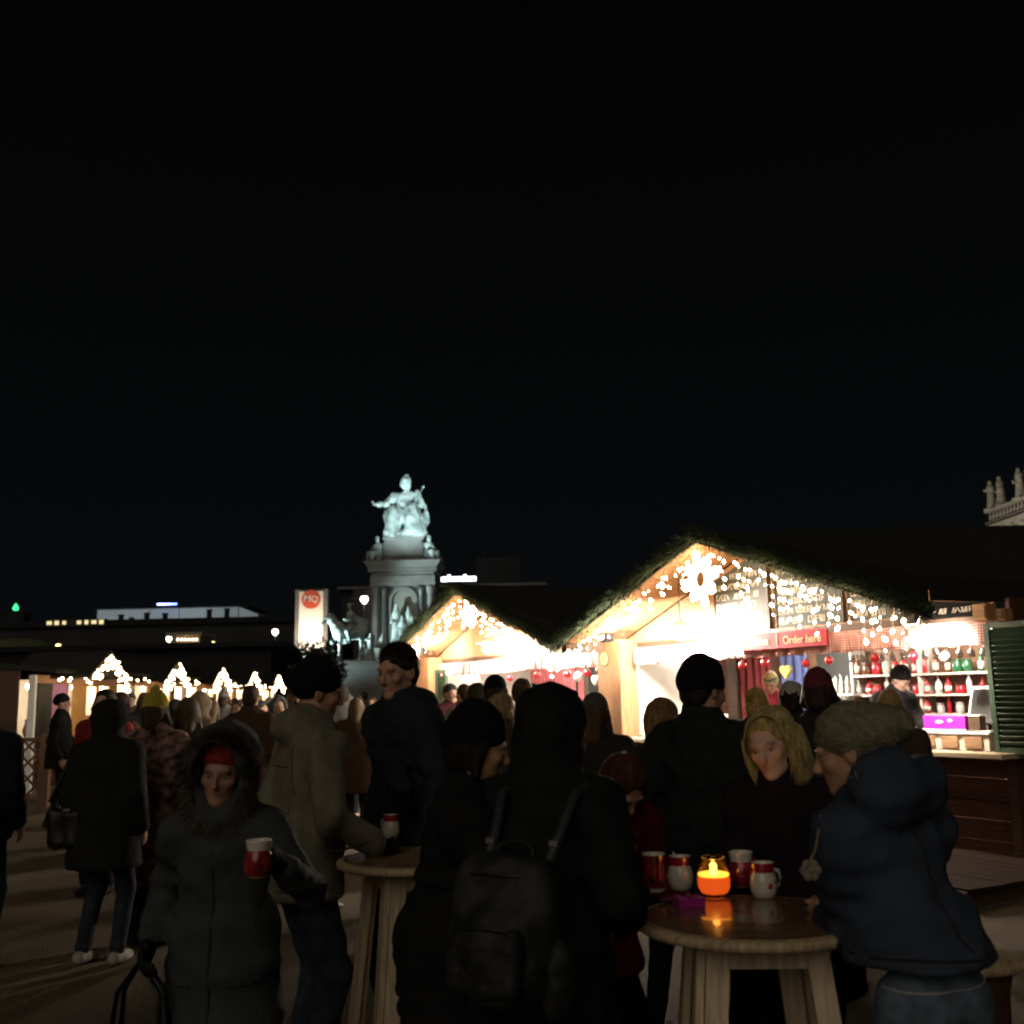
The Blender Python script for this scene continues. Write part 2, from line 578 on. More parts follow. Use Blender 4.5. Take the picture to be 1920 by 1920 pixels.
blk = empty('gallery_block', (0, 190, 0))
tag(blk, 'pale floodlit flat-roofed gallery block rising behind the dark museum roof', 'building')
m_pale = mat('pale_cladding', (.50, .56, .60), .7, .12, .15)
zt, zb = 18.2, 2.0
joints = [-75.5, -69.3, -61, -55.5, -50]
pv = [-75.5, -66.0, -60.6, -55.0, -49.9]
for a, b in zip(pv[:-1], pv[1:]):
    mb = MB(); mb.box(((a + b) / 2, 8, (zt + zb) / 2), (b - a - .12, 16, zt - zb)); mb.build('cladding_panel', m_pale, blk)
mb = MB(); mb.hexa([(-49.8, 0, zb), (-46.3, 0, zb), (-46.3, 16, zb), (-49.8, 16, zb), (-49.8, 0, zt), (-46.3, 0, zt - 1.4), (-46.3, 16, zt - 1.4), (-49.8, 16, zt)]); mb.build('cladding_panel', m_pale, blk)
mb = MB(); mb.box((-62, 8, zt + .1), (27.6, 16.2, .2)); mb.build('roof', m_roofdark, blk)
neon = empty('neon_sign', (0, 190, 0)); tag(neon, 'small blue neon strip sign on top of the pale gallery block', 'sign')
mb = MB(); mb.tube([(-64.6, -.3, zt + .75), (-61.0, -.3, zt + .75)], .15, 8); mb.build('tube', glow('blue_neon', (.10, .18, 1.0), 9), neon)
mb = MB(); mb.tube([(-64.4, -.42, zt + .75), (-61.2, -.36, zt + .75)], .075, 8); mb.build('tube', glow('white_neon', (.8, .88, 1.0), 8), neon)
mb = MB()
for x in (-64, -61.6): mb.box((x, 0, zt + .4), (.12, .12, .7))
mb.build('bracket', m_steel, neon)
# assumed unseen floodlights on the museum roof that wash the block
for x in (-70, -58):
    fl = empty('assumed_roof_floodlight', (x, 159, 13.7)); tag(fl, 'small assumed floodlight on the museum roof washing the pale block, ' + ('far end' if x < -60 else 'near end'), 'floodlight')
    mb = MB(); mb.box((0, .2, .35), (.7, .5, .5)); mb.build('housing', m_steel, fl)
    mb = MB(); mb.box((0, .47, .38), (.6, .04, .4)); mb.build('lens', glow('cool_lens', (.8, .92, 1), 6), fl)
    lamp('assumed_roof_floodlight_light', 'SPOT', (x, 160, 14.6), 5200, (.80, .93, 1.0), aim=(x, 190, 15.6), size=.3, cone=90, blend=.6)
tw = empty('distant_tower', (0, 260, 0)); tag(tw, 'small green lit beacon on a far dark tower at the left edge', 'tower')
mb = MB(); mb.box((-122.5, 0, 12), (4, 4, 24)); mb.build('shaft', m_roofdark, tw)
mb = MB(); mb.lathe([(.55, 24.5), (.75, 25.0), (.4, 25.7), (.05, 26.2)], 8, (-122.5, -2.2, 0)); mb.build('beacon', glow('green_beacon', (.05, .9, .25), 2.5), tw)
mb = MB(); mb.box((-122.5, -2.2, 24.2), (.9, .5, .5)); mb.build('beacon_mount', m_steel, tw)

# dome tent at far left
dt = empty('dome_tent', (-28.2, 60, 0)); tag(dt, 'dim green domed tent roof beyond the first hut, far left', 'tent')
mb = MB(); mb.lathe([(2.9, 3.9), (2.75, 4.3), (2.3, 4.75), (1.6, 5.1), (.8, 5.3), (.05, 5.36)], 28); mb.build('canopy', mat('green_canvas', (.11, .13, .055), .9, .2), dt)
mb = MB(); mb.lathe([(2.85, 0), (2.85, 3.88)], 28); mb.build('tent_wall', m_roofdark, dt)
hl = empty('dark_lodge', (-27, 52, 0)); tag(hl, 'low dark lodge roof in front of the dome tent', 'building')
mb = MB(); mb.box((0, 3, 2.1), (30, 6, 4.2)); mb.build('wall', m_roofdark, hl)
mb = MB(); mb.hexa([(-15.4, -.4, 4.2), (15.4, -.4, 4.2), (15.4, 6.4, 4.2), (-15.4, 6.4, 4.2), (-15, 2.5, 4.6), (15, 2.5, 4.6), (15, 3.5, 4.6), (-15, 3.5, 4.6)]); mb.build('roof', m_roofdark, hl)

# street lamps (lit) far off
def street_lamp(px, py, Y, r, label, col, st, arms=0):
    p = at(px, py, Y)
    o = empty('street_lamp', (p.x, p.y, 0)); tag(o, label, 'lamp', 'street lamps lit around the square')
    mb = MB(); mb.lathe([(.14, 0), (.12, .4), (.06, .6), (.05, p.z - r)], 8); mb.build('post', m_steel, o)
    mb = MB(); mb.lathe([(.10, p.z - r * 1.3), (r * .9, p.z - r * .5), (r, p.z), (r * .8, p.z + r * .6), (.05, p.z + r)], 12); mb.build('globe', glow('lamp_globe_%d' % st + label[:8], col, st), o)
    mb = MB(); mb.lathe([(r * .85, p.z + r * .62), (r * .5, p.z + r * .95), (.03, p.z + r * 1.4)], 10); mb.build('cap', m_steel, o)
    return o
street_lamp(109, 1211, 70, .16, 'yellow street lamp glowing beyond the first hut at far left', (1, .72, .2), 9)
street_lamp(124, 1217, 66, .13, 'white twin street lamp globe beside the yellow lamp, nearer it', (1, .95, .85), 7)
street_lamp(135, 1217, 66, .13, 'white twin street lamp globe beside the yellow lamp, farther from it', (1, .95, .85), 7)
street_lamp(317, 1197, 100, .25, 'white street lamp beside the lit gatehouse', (1, .95, .85), 8)
street_lamp(400, 1205, 95, .14, 'small yellow street lamp standing right of the lit gatehouse', (1, .78, .35), 7)
street_lamp(516, 1184, 118, .34, 'bright white lamp left of the lit banner pylon', (1, .95, .9), 9)
street_lamp(683, 1123, 118, .42, 'bright white lamp high beside the monument pedestal', (.95, .92, 1), 12)
street_lamp(233, 1219, 90, .07, 'faint white lamp low between the first two huts', (1, .95, .9), 4)

# gatehouse with a lit window
gh = empty('gatehouse', (0, 106, 0)); tag(gh, 'small beige gatehouse with a bright upper window above the second hut', 'building')
a, b = at(318, 1192, 106), at(374, 1232, 106)
mb = MB(); mb.box(((a.x + b.x) / 2, 2, a.z / 2), (b.x - a.x, 4, a.z)); mb.build('wall', mat('beige_plaster', (.12, .105, .085), .9), gh)
mb = MB(); mb.box(((a.x + b.x) / 2, 2, a.z + .15), (b.x - a.x + .6, 4.6, .3)); mb.build('roof', mat('beige_fascia', (.3, .27, .2), .9), gh)
c, d = at(336, 1212, 105.8), at(369, 1230, 105.8)
mb = MB(); mb.box(((c.x + d.x) / 2, -.05, (c.z + d.z) / 2), (d.x - c.x + .3, .2, c.z - d.z + .3)); wn = mb.build('window', m_wfr, gh)
for k in range(3):
    w_ = (d.x - c.x) / 3
    mb = MB(); mb.box((c.x + w_ * (k + .5), -.2, (c.z + d.z) / 2), (w_ - .1, .06, c.z - d.z)); mb.build('pane', glow('bright_window', (1, .84, .55), 5), wn)
mb = MB()
for k in range(6):
    p = at(333 + k * 7, 1199, 105.7); mb.ball((p.x, -.25, p.z), .09, 6, 4)
mb.build('fascia_lights', m_bulb_far, gh)

# ------------------------------------------------------------------ lit banner pylon with the red disc
py_ = empty('banner_pylon', (0, 0, 0)); tag(py_, 'tall white floodlit banner pylon with red disc reading MQ', 'sign')
A, B_ = at(556, 1107, 120), at(610, 1204, 120)
xc, w_, zt = (A.x + B_.x) / 2, B_.x - A.x, A.z
mb = MB(); mb.box((xc, 121, zt / 2 + .05), (w_ + .35, 1.6, zt + .1)); mb.build('frame', mat('grey_frame', (.16, .15, .15), .6), py_)
mb = MB(); mb.box((xc, 120.13, zt / 2), (w_ - .6, .12, zt - .25)); mb.build('banner', mat('white_banner', (.80, .74, .66), .8, .04), py_)
dc_ = at(583, 1124, 120); rr = 1.08
mb = MB(); mb.prism([(dc_.x + rr * math.cos(k * PI / 18), 0, dc_.z + rr * math.sin(k * PI / 18)) for k in range(36)], (0, 120.07, 0), (0, 120.02, 0)); dsk = mb.build('disc', mat('red_disc', (.62, .09, .05), .6, .05), py_)
def text(name, body, size, m, loc, rot, parent=None, align='CENTER', ext=.004, sx=1.0):
    c = bpy.data.curves.new(name, 'FONT'); c.body = body; c.size = size; c.align_x = align; c.align_y = 'CENTER'; c.extrude = ext; c.offset = .004 * size
    o = bpy.data.objects.new(name, c); COL.objects.link(o); o.location = loc; o.rotation_euler = rot; o.scale = (sx, 1, 1)
    bpy.context.view_layer.update()
    me = bpy.data.meshes.new_from_object(o.evaluated_get(bpy.context.evaluated_depsgraph_get()))
    bpy.data.objects.remove(o); me.materials.clear(); me.materials.append(m)
    q = bpy.data.objects.new(name, me); COL.objects.link(q); q.location = loc; q.rotation_euler = rot; q.scale = (sx, 1, 1)
    if parent: q.parent = parent
    return q
text('letters', 'MQ', 1.05, m_white, (dc_.x, 119.98, dc_.z + .05), (PI / 2, rad(4), 0), dsk, ext=.02)
lamp('assumed_pylon_light', 'SPOT', (xc + .2, 116.8, 7.0), 2600, (1, .86, .66), aim=(xc, 120.1, 9.6), size=.4, cone=120, blend=.8)  # assumed unseen floodlight that brightens the banner from below
fx = empty('assumed_pylon_floodlight', (xc + .2, 116.7, 0)); tag(fx, 'assumed floodlight on a pole in front of the banner pylon', 'floodlight')
mb = MB(); mb.lathe([(.1, 0), (.08, 6.6)], 8); mb.build('pole', m_steel, fx)
mb = MB(); mb.box((0, -.1, 6.75), (.5, .4, .25)); mb.build('housing', m_steel, fx)

# dark building right of the monument with lit sign strip
rb = empty('office_building', (0, 150, 0)); tag(rb, 'dark office building right of the monument with pale eaves line', 'building')
p0, p1 = at(640, 1100, 150), at(1020, 1098, 150)
mb = MB(); mb.box(((p0.x + p1.x) / 2, 6, p1.z / 2), (p1.x - p0.x, 12, p1.z)); mb.build('facade', m_unlit, rb)
mb = MB(); mb.box(((p0.x + p1.x) / 2, 5.6, p1.z + .2), (p1.x - p0.x + .8, 13.2, .38)); mb.build('eaves', mat('pale_eaves', (.16, .165, .17), .8), rb)
q0, q1 = at(893, 1048, 158), at(975, 1066, 158)
mb = MB(); mb.box(((q0.x + q1.x) / 2, 8, q0.z - 2), (q1.x - q0.x, 3, 4)); mb.box((q0.x + 1, 8, q0.z + .4), (.5, .5, 1)); mb.build('roof_hut', m_roofdark, rb)
for k in range(9):
    p = at(700 + k * 36, 1150, 150)
    mb = MB(); mb.box((p.x, -.05, p.z), (1.5, .12, 2.3)); w0 = mb.build('window', m_wfr, rb)
    mb = MB(); mb.box((p.x, -.14, p.z), (1.2, .06, 2.0)); mb.build('pane', m_windark, w0)
sg = empty('roof_sign', (0, 149, 0)); tag(sg, 'glowing white sign strip on the roof edge right of the monument', 'sign')
s0, s1 = at(827, 1087, 149), at(893, 1086, 149)
mb = MB(); nL = 11
for k in range(nL):
    x = s0.x + (s1.x - s0.x) * (k + .5) / nL; h = .62 if k not in (2, 7) else .9
    mb.box((x, 0, s0.z + .05 + (h - .62) / 2), ((s1.x - s0.x) / nL * .86, .16, h))
mb.build('letters', glow('white_sign', (.93, .97, 1), 5), sg)
mb = MB(); mb.box(((s0.x + s1.x) / 2, .14, s0.z - .45), (s1.x - s0.x, .08, .1)); mb.build('rail', m_steel, sg)
pk = empty('stone_block', (0, 128, 0)); tag(pk, 'dim stone corner building behind the rider statue', 'building')
r0, r1 = at(662, 1106, 128), at(705, 1106, 128)
mb = MB(); mb.box(((r0.x + r1.x) / 2, 5, r0.z / 2), (r1.x - r0.x, 10, r0.z)); mb.build('wall', mat('dim_plaster', (.075, .066, .066), .9), pk)
mb = MB(); mb.box(((r0.x + r1.x) / 2, 5, r0.z - 1.1), (r1.x - r0.x + .5, 10.5, .3)); mb.build('cornice', mat('dim_plaster2', (.10, .088, .088), .9), pk)

# ------------------------------------------------------------------ palace at the right edge
pal = empty('palace', (32.9, 45, 0)); pal.scale = (1, 1, .9); tag(pal, 'pale stone palace corner with roofline statues at the right edge', 'building')
m_pal = mat('palace_stone', (.42, .38, .31), .85, .15, .6)
mb = MB(); mb.box((9, 0, 6.2), (18, 50, 12.4)); mb.build('wall', m_pal, pal)
mb = MB(); mb.box((8.8, 0, 12.65), (18.9, 50.9, .5)); mb.build('frieze', m_pal, pal)
mb = MB(); mb.box((8.9, 0, 13.15), (19.6, 51.6, .5)); mb.build('cornice', m_pal, pal)
dme = MB(); dme.box((0, 0, 0), (.5, .5, .24)); dme = dme.mesh('dentil')
for k in range(40): link('dentil', dme, m_pal, pal, (-.75, 25.2 - k * 1.25, 12.78))
mb = MB(); mb.box((8.9, 0, 13.55), (19.2, 51.4, .3)); mb.box((8.9, 0, 14.55), (19.2, 51.4, .16)); mb.build('parapet_rail', m_pal, pal)
bal = MB(); bal.lathe([(.10, 0), (.16, .25), (.07, .6), (.1, .78)], 6); bme = bal.mesh('baluster')
for k in range(46):
    link('baluster', bme, m_pal, pal, (-.45, 25.3 - k * .5, 13.7))
def robed(seed, h=2.1, vox=.09):
    rs = np.random.RandomState(seed); a = rs.uniform(-.3, .3)
    pr = [('add', 0, cone((0, 0, .1), (0, 0, 1.0), .34, .22)), ('add', .15, cone((0, 0, 1.0), (0, 0, 1.5), .2, .24)), ('add', .1, ell((0, 0, 1.85), (.13, .15, .18))),
          ('add', .08, cone((.22, 0, 1.5), (.38 + a * .3, -.15, 1.1), .09, .07)), ('add', .08, cone((-.22, 0, 1.5), (-.36, -.18, 1.2 + a), .09, .07)), ('add', .05, cone((-.36, -.18, 1.2 + a), (-.2, -.34, 1.35 + a), .07, .06)),
          ('warp', 0, folds(.035, 9, seed))]
    return sdf_mesh('statue_body', pr, vox, (-.7, -.6, -.05), (.7, .6, 2.2))
for k, yy in enumerate((25.0, 23.6, 20.9, 19.6)):
    st = empty('roof_statue', (32.45, 45 + yy, 13.17)); tag(st, 'robed stone statue on the palace parapet, %s from the corner' % ('first', 'second', 'third', 'fourth')[k], 'statue', 'statues along the palace parapet')
    link('figure', robed(20 + k), m_pal, st); boxo('plinth', (0, 0, -.02), (.75, .75, .16), m_pal, st)
    st.rotation_euler.z = -PI / 2 + (.4, -.3, .2, -.5)[k]
for k in range(9):
    y = 22.5 - k * 5
    mb = MB(); mb.box((-.1, y, 10.6), (.3, 1.9, 2.6)); mb.box((-.25, y, 12.05), (.55, 2.3, .25)); mb.box((-.2, y, 9.2), (.5, 2.1, .2)); f = mb.build('window', m_pal, pal)
    mb = MB(); mb.box((-.27, y, 10.6), (.08, 1.35, 2.2)); mb.build('pane', m_windark, f)
    mb = MB(); mb.box((-.18, y - 2.5, 6.2), (.5, .8, 12.3)); mb.build('pilaster', m_pal, pal)

for k, yy in enumerate((66, 56)):  # assumed unseen floodlights, added to light the facade
    fl = empty('assumed_palace_floodlight', (24, yy, 0)); tag(fl, 'assumed floodlight on a mast before the palace, %s the corner' % ('near' if k == 0 else 'away from'), 'floodlight')
    mb = MB(); mb.lathe([(.12, 0), (.08, 3.2)], 8); mb.build('post', m_steel, fl)
    mb = MB(); mb.box((0, 0, 3.4), (.4, .5, .35)); mb.build('housing', m_steel, fl)
    lamp('assumed_palace_floodlight_beam', 'SPOT', (24.4, yy, 3.5), 2400, (1, .93, .80), aim=(32.9, yy, 11.5), size=.3, cone=100, blend=.6)
# larger dark-roofed pavilion behind the stalls on the right
pv_ = empty('pavilion', (0, 0, 0)); tag(pv_, 'large dark pavilion roof rising behind the near stall', 'building')
def P3(px, py, Y): return tuple(at(px, py, Y))
r0, r1 = at(1345, 999, 18.5), at(2120, 1012, 18.5)
mb = MB(); zr = r0.z
mb.hexa([(r0.x - 1.6, 15.8, 2.7), (r1.x, 15.8, 2.7), (r1.x, 21.5, 2.7), (r0.x - 1.6, 21.5, 2.7), (r0.x, 18.4, zr), (r1.x, 18.4, zr), (r1.x, 18.6, zr), (r0.x, 18.6, zr)]); mb.build('roof', m_felt, pv_)
mb = MB(); mb.box(((r0.x + r1.x) / 2, 18.7, 1.34), (r1.x - r0.x + 2, 5, 2.68)); mb.build('wall', m_wood_dark, pv_)

# ================================================================== monument with seated statue
MO = empty('monument', (0, 0, 0))
mc = at(762, 1300, 86.0)
MO.location = (mc.x, mc.y, 0)
MO.scale = (.86, .86, 1)
tag(MO, 'tall stone monument topped by a seated crowned statue, floodlit pale green', 'monument')
mb = MB()
for z0, z1, w in ((0, .5, 12), (.5, 1.0, 11.2), (1.0, 1.5, 10.4)):
    mb.box((0, 0, (z0 + z1) / 2), (w, w, z1 - z0 - .004))
mb.build('steps', m_stone, MO)
mb = MB(); mb.box((0, 0, 3.3), (7.0, 7.0, 3.6)); mb.box((0, 0, 5.2), (7.4, 7.4, .4)); mb.build('plinth', m_stone, MO)
mb = MB(); mb.box((0, 0, 8.0), (4.7, 4.7, 5.2)); mb.build('shaft', m_stone, MO)
# niche arch on the front and sides: raised archivolt
for rz in (0, PI / 2, -PI / 2, PI):
    mb = MB(); R = Matrix.Rotation(rz, 3, 'Z')
    for k in range(14):
        a0, a1 = PI * k / 14, PI * (k + 1) / 14
        P = []
        for (r_, a_) in ((1.12, a0), (1.38, a0), (1.38, a1), (1.12, a1)):
            P.append((r_ * math.cos(a_), r_ * math.sin(a_)))
        mb.hexa([R @ Vector((p[0], -2.36, 8.9 + p[1])) for p in P] + [R @ Vector((p[0], -2.6, 8.9 + p[1])) for p in P])
    for sx_ in (-1, 1): mb.box(R @ Vector((sx_ * 1.25, -2.48, 7.2)), (.26, .24, 3.4) if rz in (0, PI) else (.24, .26, 3.4))
    mb.build('arch', m_stone, MO)
    mb = MB(); q = [(1.1 * math.cos(PI * k / 14), 8.9 + 1.1 * math.sin(PI * k / 14)) for k in range(15)] + [(-1.1, 5.5), (1.1, 5.5)]
    mb.prism([R @ Vector((p[0], -2.37, p[1])) for p in q], (0, 0, 0), R @ Vector((0, -.02, 0))); mb.build('niche', mat('niche_stone', (.2, .2, .18), .85), MO)
colm = MB(); colm.lathe([(.42, 5.4), (.42, 5.7), (.31, 5.85), (.27, 9.6), (.3, 9.65), (.44, 10.1), (.46, 10.3)], 14); cme = {True: colm.mesh('column'), False: colm.mesh('column')}
for rz in range(4):
    R = Matrix.Rotation(rz * PI / 2, 3, 'Z')
    for x in (-2.55, -1.72, 1.72, 2.55):
        p = R @ Vector((x, -2.62, 0)); link('column', cme[abs(x) < 2], m_column if abs(x) < 2 else m_stone, MO, p)
mb = MB(); mb.box((0, 0, 10.72), (6.0, 6.0, .8)); mb.box((0, 0, 11.25), (5.8, 5.8, .35))
mb.build('entablature', m_stone, MO)
mb = MB(); mb.box((0, 0, 11.6), (6.35, 6.35, .3)); mb.build('dentil_course', m_stone, MO)
mb = MB(); mb.hexa([(-3.15, -3.15, 11.76), (3.15, -3.15, 11.76), (3.15, 3.15, 11.76), (-3.15, 3.15, 11.76), (-3.6, -3.6, 12.3), (3.6, -3.6, 12.3), (3.6, 3.6, 12.3), (-3.6, 3.6, 12.3)]); mb.build('cornice', m_stone, MO)
mb = MB(); mb.hexa([(-2.3, -2.3, 12.3), (2.3, -2.3, 12.3), (2.3, 2.3, 12.3), (-2.3, 2.3, 12.3), (-1.8, -1.8, 14.2), (1.8, -1.8, 14.2), (1.8, 1.8, 14.2), (-1.8, 1.8, 14.2)])
mb.box((0, 0, 14.3), (3.9, 3.9, .2)); mb.build('attic', m_stone, MO)

# the seated statue
sc = [('add', 0, cone((-.75, -.7, 2.0), (-.95, -1.25, .35), .62, .62)), ('add', .25, cone((.55, -.7, 2.05), (.85, -1.3, .35), .66, .72)),
      ('add', .3, ell((0, -.1, 1.7), (1.25, 1.0, .75))), ('add', .3, cone((0, .1, 2.1), (0, .05, 3.1), .78, .62)), ('add', .25, ell((0, .05, 3.25), (.95, .5, .55))),
      ('add', .2, cone((0, 0, 3.6), (0, -.02, 4.1), .22, .2)), ('add', .12, ell((0, -.06, 4.42), (.37, .4, .48))), ('add', .1, ell((0, .12, 4.6), (.40, .36, .34))), ('add', .06, cone((0, .05, 4.82), (0, .05, 4.95), .26, .2)),
      ('add', .15, cone((-.85, 0, 3.5), (-1.25, -.25, 2.75), .34, .27)), ('add', .12, cone((-1.25, -.25, 2.75), (-2.0, -.85, 2.62), .26, .2)), ('add', .08, cone((-2.0, -.85, 2.62), (-2.35, -1.0, 2.6), .19, .15)), ('add', .04, cone((-2.2, -.95, 2.65), (-2.4, -.9, 2.85), .10, .09)),
      ('add', .15, cone((.85, 0, 3.5), (1.22, -.2, 2.7), .34, .28)), ('add', .12, cone((1.22, -.2, 2.7), (.45, -.85, 2.45), .24, .15)),
      ('add', .2, ell((-1.35, .1, 1.75), (.3, .55, .8))), ('add', .2, ell((1.45, .1, 1.7), (.32, .55, .8))), ('add', .2, cone((0, -1.2, .2), (.4, -1.5, .3), .5, .4)),
      ('add', .2, cone((-.9, -1.3, .3), (-1.3, -1.4, .25), .3, .2)), ('add', .2, cone((1.2, -1.2, .5), (1.55, -1.4, .15), .3, .2)),
      ('warp', 0, folds(.12, 4.2, 5, .4)), ('warp', 0, folds(.035, 11, 6, .5)), ('cut', 0, half((0, 0, -1), (0, 0, .0)))]
st_me = sdf_mesh('seated_queen', sc, .055, (-2.7, -2.2, -.1), (2.3, 1.5, 5.4))
sq = link('seated_figure', st_me, m_bronze, MO, (0, .2, 14.4)); sq.scale = (1.28, 1.2, 1.07); sq['label'] = 'seated crowned woman in flowing robes with right arm held out'
mb = MB(); mb.box((0, 1.15, 1.3), (2.3, .9, 2.6)); mb.box((0, 1.45, 2.4), (1.8, .3, 1.4)); mb.box((0, -.2, .06), (3.5, 3.4, .12)); mb.build('throne', m_bronze, MO, (0, .2, 14.4))
mb = MB(); mb.tube([(.5, -.9, 2.3), (1.0, -.55, 3.3), (1.35, -.35, 4.0)], .05, 6); mb.ball((1.38, -.34, 4.08), .11); mb.build('sceptre', m_bronze, MO, (0, .2, 14.4)).scale = (1.28, 1.2, 1.07)
mb = MB(); mb.tube([(.1, -1.0, 2.35), (.75, -1.1, 2.5)], .14, 8); mb.build('scroll', m_bronze, MO, (0, .2, 14.4)).scale = (1.28, 1.2, 1.07)
# seated allegories at the attic corners
al = [('add', 0, cone((0, 0, .3), (0, 0, 1.2), .5, .36)), ('add', .15, ell((0, 0, 1.35), (.45, .32, .35))), ('add', .1, ell((0, -.1, 1.95), (.22, .24, .28))), ('add', .15, cone((-.2, -.2, .75), (-.3, -.9, .7), .28, .22)), ('add', .15, cone((.2, -.2, .75), (.3, -.95, .65), .28, .22)),
      ('add', .1, cone((-.3, -.9, .7), (-.35, -1.0, .1), .24, .2)), ('add', .1, cone((.3, -.95, .65), (.35, -1.05, .1), .24, .2)), ('add', .1, cone((.4, 0, 1.4), (.55, -.5, .95), .15, .11)), ('add', .1, cone((-.4, 0, 1.4), (-.75, -.3, 1.2), .15, .11)), ('warp', 0, folds(.06, 5, 8)), ('cut', 0, half((0, 0, -1), (0, 0, 0)))]
ame = sdf_mesh('allegory', al, .08, (-1.1, -1.5, -.1), (1.0, .8, 2.4))
for sx_, sy_ in ((-1, -1), (1, -1), (-1, 1), (1, 1)):
    link('corner_figure', ame, m_bronze, MO, (sx_ * 2.35, sy_ * 2.3, 12.3), (0, 0, math.atan2(sy_, sx_) + PI / 2)).scale = (.95, .95, .95)
# standing pair in the front niche
nme = robed(41, vox=.10)
for dx, s_, rz in ((-.55, 1.75, .4), (.6, 1.65, -.4), (0, 1.25, 0)):
    o = link('niche_figure', nme, m_bronze, MO, (dx, -3.15 - (.35 if dx == 0 else 0), 5.4), (0, 0, rz)); o.scale = (s_, s_, s_)

# ================================================================== rider statue on its own plinth
def horse_prims():
    A = 'add'
    pr = [(A, 0, ell((0, 0, 1.42), (.78, .36, .38))), (A, .2, ell((-.55, 0, 1.5), (.38, .34, .4))), (A, .2, ell((.6, 0, 1.48), (.42, .36, .42))),
          (A, .2, cone((-.7, 0, 1.65), (-1.12, 0, 2.2), .3, .19)), (A, .1, cone((-1.12, 0, 2.25), (-1.5, 0, 1.9), .17, .10)), (A, .04, cone((-1.08, .07, 2.38), (-1.06, .08, 2.52), .05, .02)), (A, .04, cone((-1.08, -.07, 2.38), (-1.06, -.08, 2.52), .05, .02)),
          (A, .06, cone((-.95, 0, 2.3), (-.6, 0, 1.9), .09, .06))]
    def leg(x, y, k, f, r=.16):
        pr.extend([(A, .1, cone((x, y, 1.3), k, r, .095)), (A, .05, cone(k, f, .085, .06)), (A, .03, cone(f, (f[0] - .06, f[1], max(f[2] - .08, .05)), .065, .085))])
    leg(-.6, .17, (-.95, .17, .98), (-.78, .17, .52)); leg(-.6, -.17, (-.62, -.17, .75), (-.64, -.17, .1))
    leg(.62, .17, (.78, .17, .78), (.66, .17, .1), .2); leg(.62, -.17, (.55, -.17, .78), (.42, -.17, .1), .2)
    pr += [(A, .08, cone((.98, 0, 1.6), (1.2, 0, 1.2), .1, .12)), (A, .05, cone((1.2, 0, 1.2), (1.22, 0, .7), .12, .04))]
    return pr
rd = [('add', 0, cone((.05, 0, 1.75), (.0, 0, 2.35), .2, .23)), ('add', .08, ell((-.03, 0, 2.78), (.13, .12, .17))), ('add', .05, cone((-.18, 0, 2.9), (.14, 0, 2.92), .06, .06)), ('add', .05, cone((-.02, -.18, 2.92), (-.02, .18, 2.92), .05, .05)),
      ('add', .1, cone((0, .2, 2.4), (-.15, .36, 2.05), .09, .07)), ('add', .05, cone((-.15, .36, 2.05), (-.45, .2, 2.0), .07, .05)), ('add', .1, cone((0, -.2, 2.4), (-.1, -.38, 2.05), .09, .07)), ('add', .05, cone((-.1, -.38, 2.05), (-.5, -.35, 2.1), .07, .05)),
      ('add', .1, cone((.05, .2, 1.75), (-.3, .42, 1.45), .14, .11)), ('add', .06, cone((-.3, .42, 1.45), (-.15, .42, .95), .1, .07)), ('add', .1, cone((.05, -.2, 1.75), (-.3, -.42, 1.45), .14, .11)), ('add', .06, cone((-.3, -.42, 1.45), (-.15, -.42, .95), .1, .07)),
      ('add', .05, cone((-.15, -.42, .95), (-.32, -.43, .88), .06, .04)), ('add', .05, cone((-.15, .42, .95), (-.32, .43, .88), .06, .04)), ('add', .12, cone((.2, 0, 2.2), (.75, 0, 1.9), .16, .25)), ('warp', 0, folds(.02, 10, 3))]
EQ = empty('rider_statue', (0, 0, 0)); e0 = at(657, 1238, 78)
EQ.location = e0; EQ.rotation_euler.z = rad(24)
tag(EQ, 'verdigris bronze rider on a striding horse left of the monument', 'statue')
hp = horse_prims() + [('warp', 0, folds(.02, 7, 12))]
o = link('horse', sdf_mesh('horse', hp, .045, (-1.8, -.7, -.02), (1.45, .7, 2.7)), m_bronze, EQ); o.scale = (1.42,) * 3
o = link('rider', sdf_mesh('rider', rd, .04, (-.8, -.7, .7), (1.15, .7, 3.1)), m_bronze, EQ); o.scale = (1.42,) * 3
mb = MB(); mb.box((0, 0, -.06), (3.6, 1.7, .12)); mb.build('base', m_bronze, EQ)
# standing foot figures beside the horse
for k, (dx, dy) in enumerate(((1.7, -1.5), (2.5, -.9))):
    fo = empty('attendant_statue', (e0.x + dx, e0.y + dy, e0.z)); tag(fo, 'bronze robed attendant on the rider plinth, %s' % ('nearer the horse' if k == 0 else 'nearer the pedestal'), 'statue')
    q = link('figure', robed(61 + k), m_bronze, fo); q.scale = (.95, .95, .95); boxo('base', (0, 0, -.02), (.7, .7, .04), m_bronze, fo)
PL = empty('statue_plinth', (e0.x + .3, e0.y, 0)); tag(PL, 'grey granite plinth under the bronze rider', 'plinth')
zt = e0.z - .14
mb = MB()
pts = []
for cx, cy, a0 in ((-1.3, -1.1, PI), (2.3, -1.1, 1.5 * PI), (2.3, 1.3, 0), (-1.3, 1.3, .5 * PI)):
    for k in range(7): pts.append((cx + .8 * math.cos(a0 + k * PI / 12), cy + .8 * math.sin(a0 + k * PI / 12), 0))
mb.smooth = False
mb.prism(pts, (0, 0, 0), (0, 0, zt - .3)); mb.build('block', m_stone, PL)
mb = MB(); mb.prism([(p[0] * 1.05, p[1] * 1.05, 0) for p in pts], (0, 0, zt - .296), (0, 0, zt)); mb.build('cap', m_stone, PL)

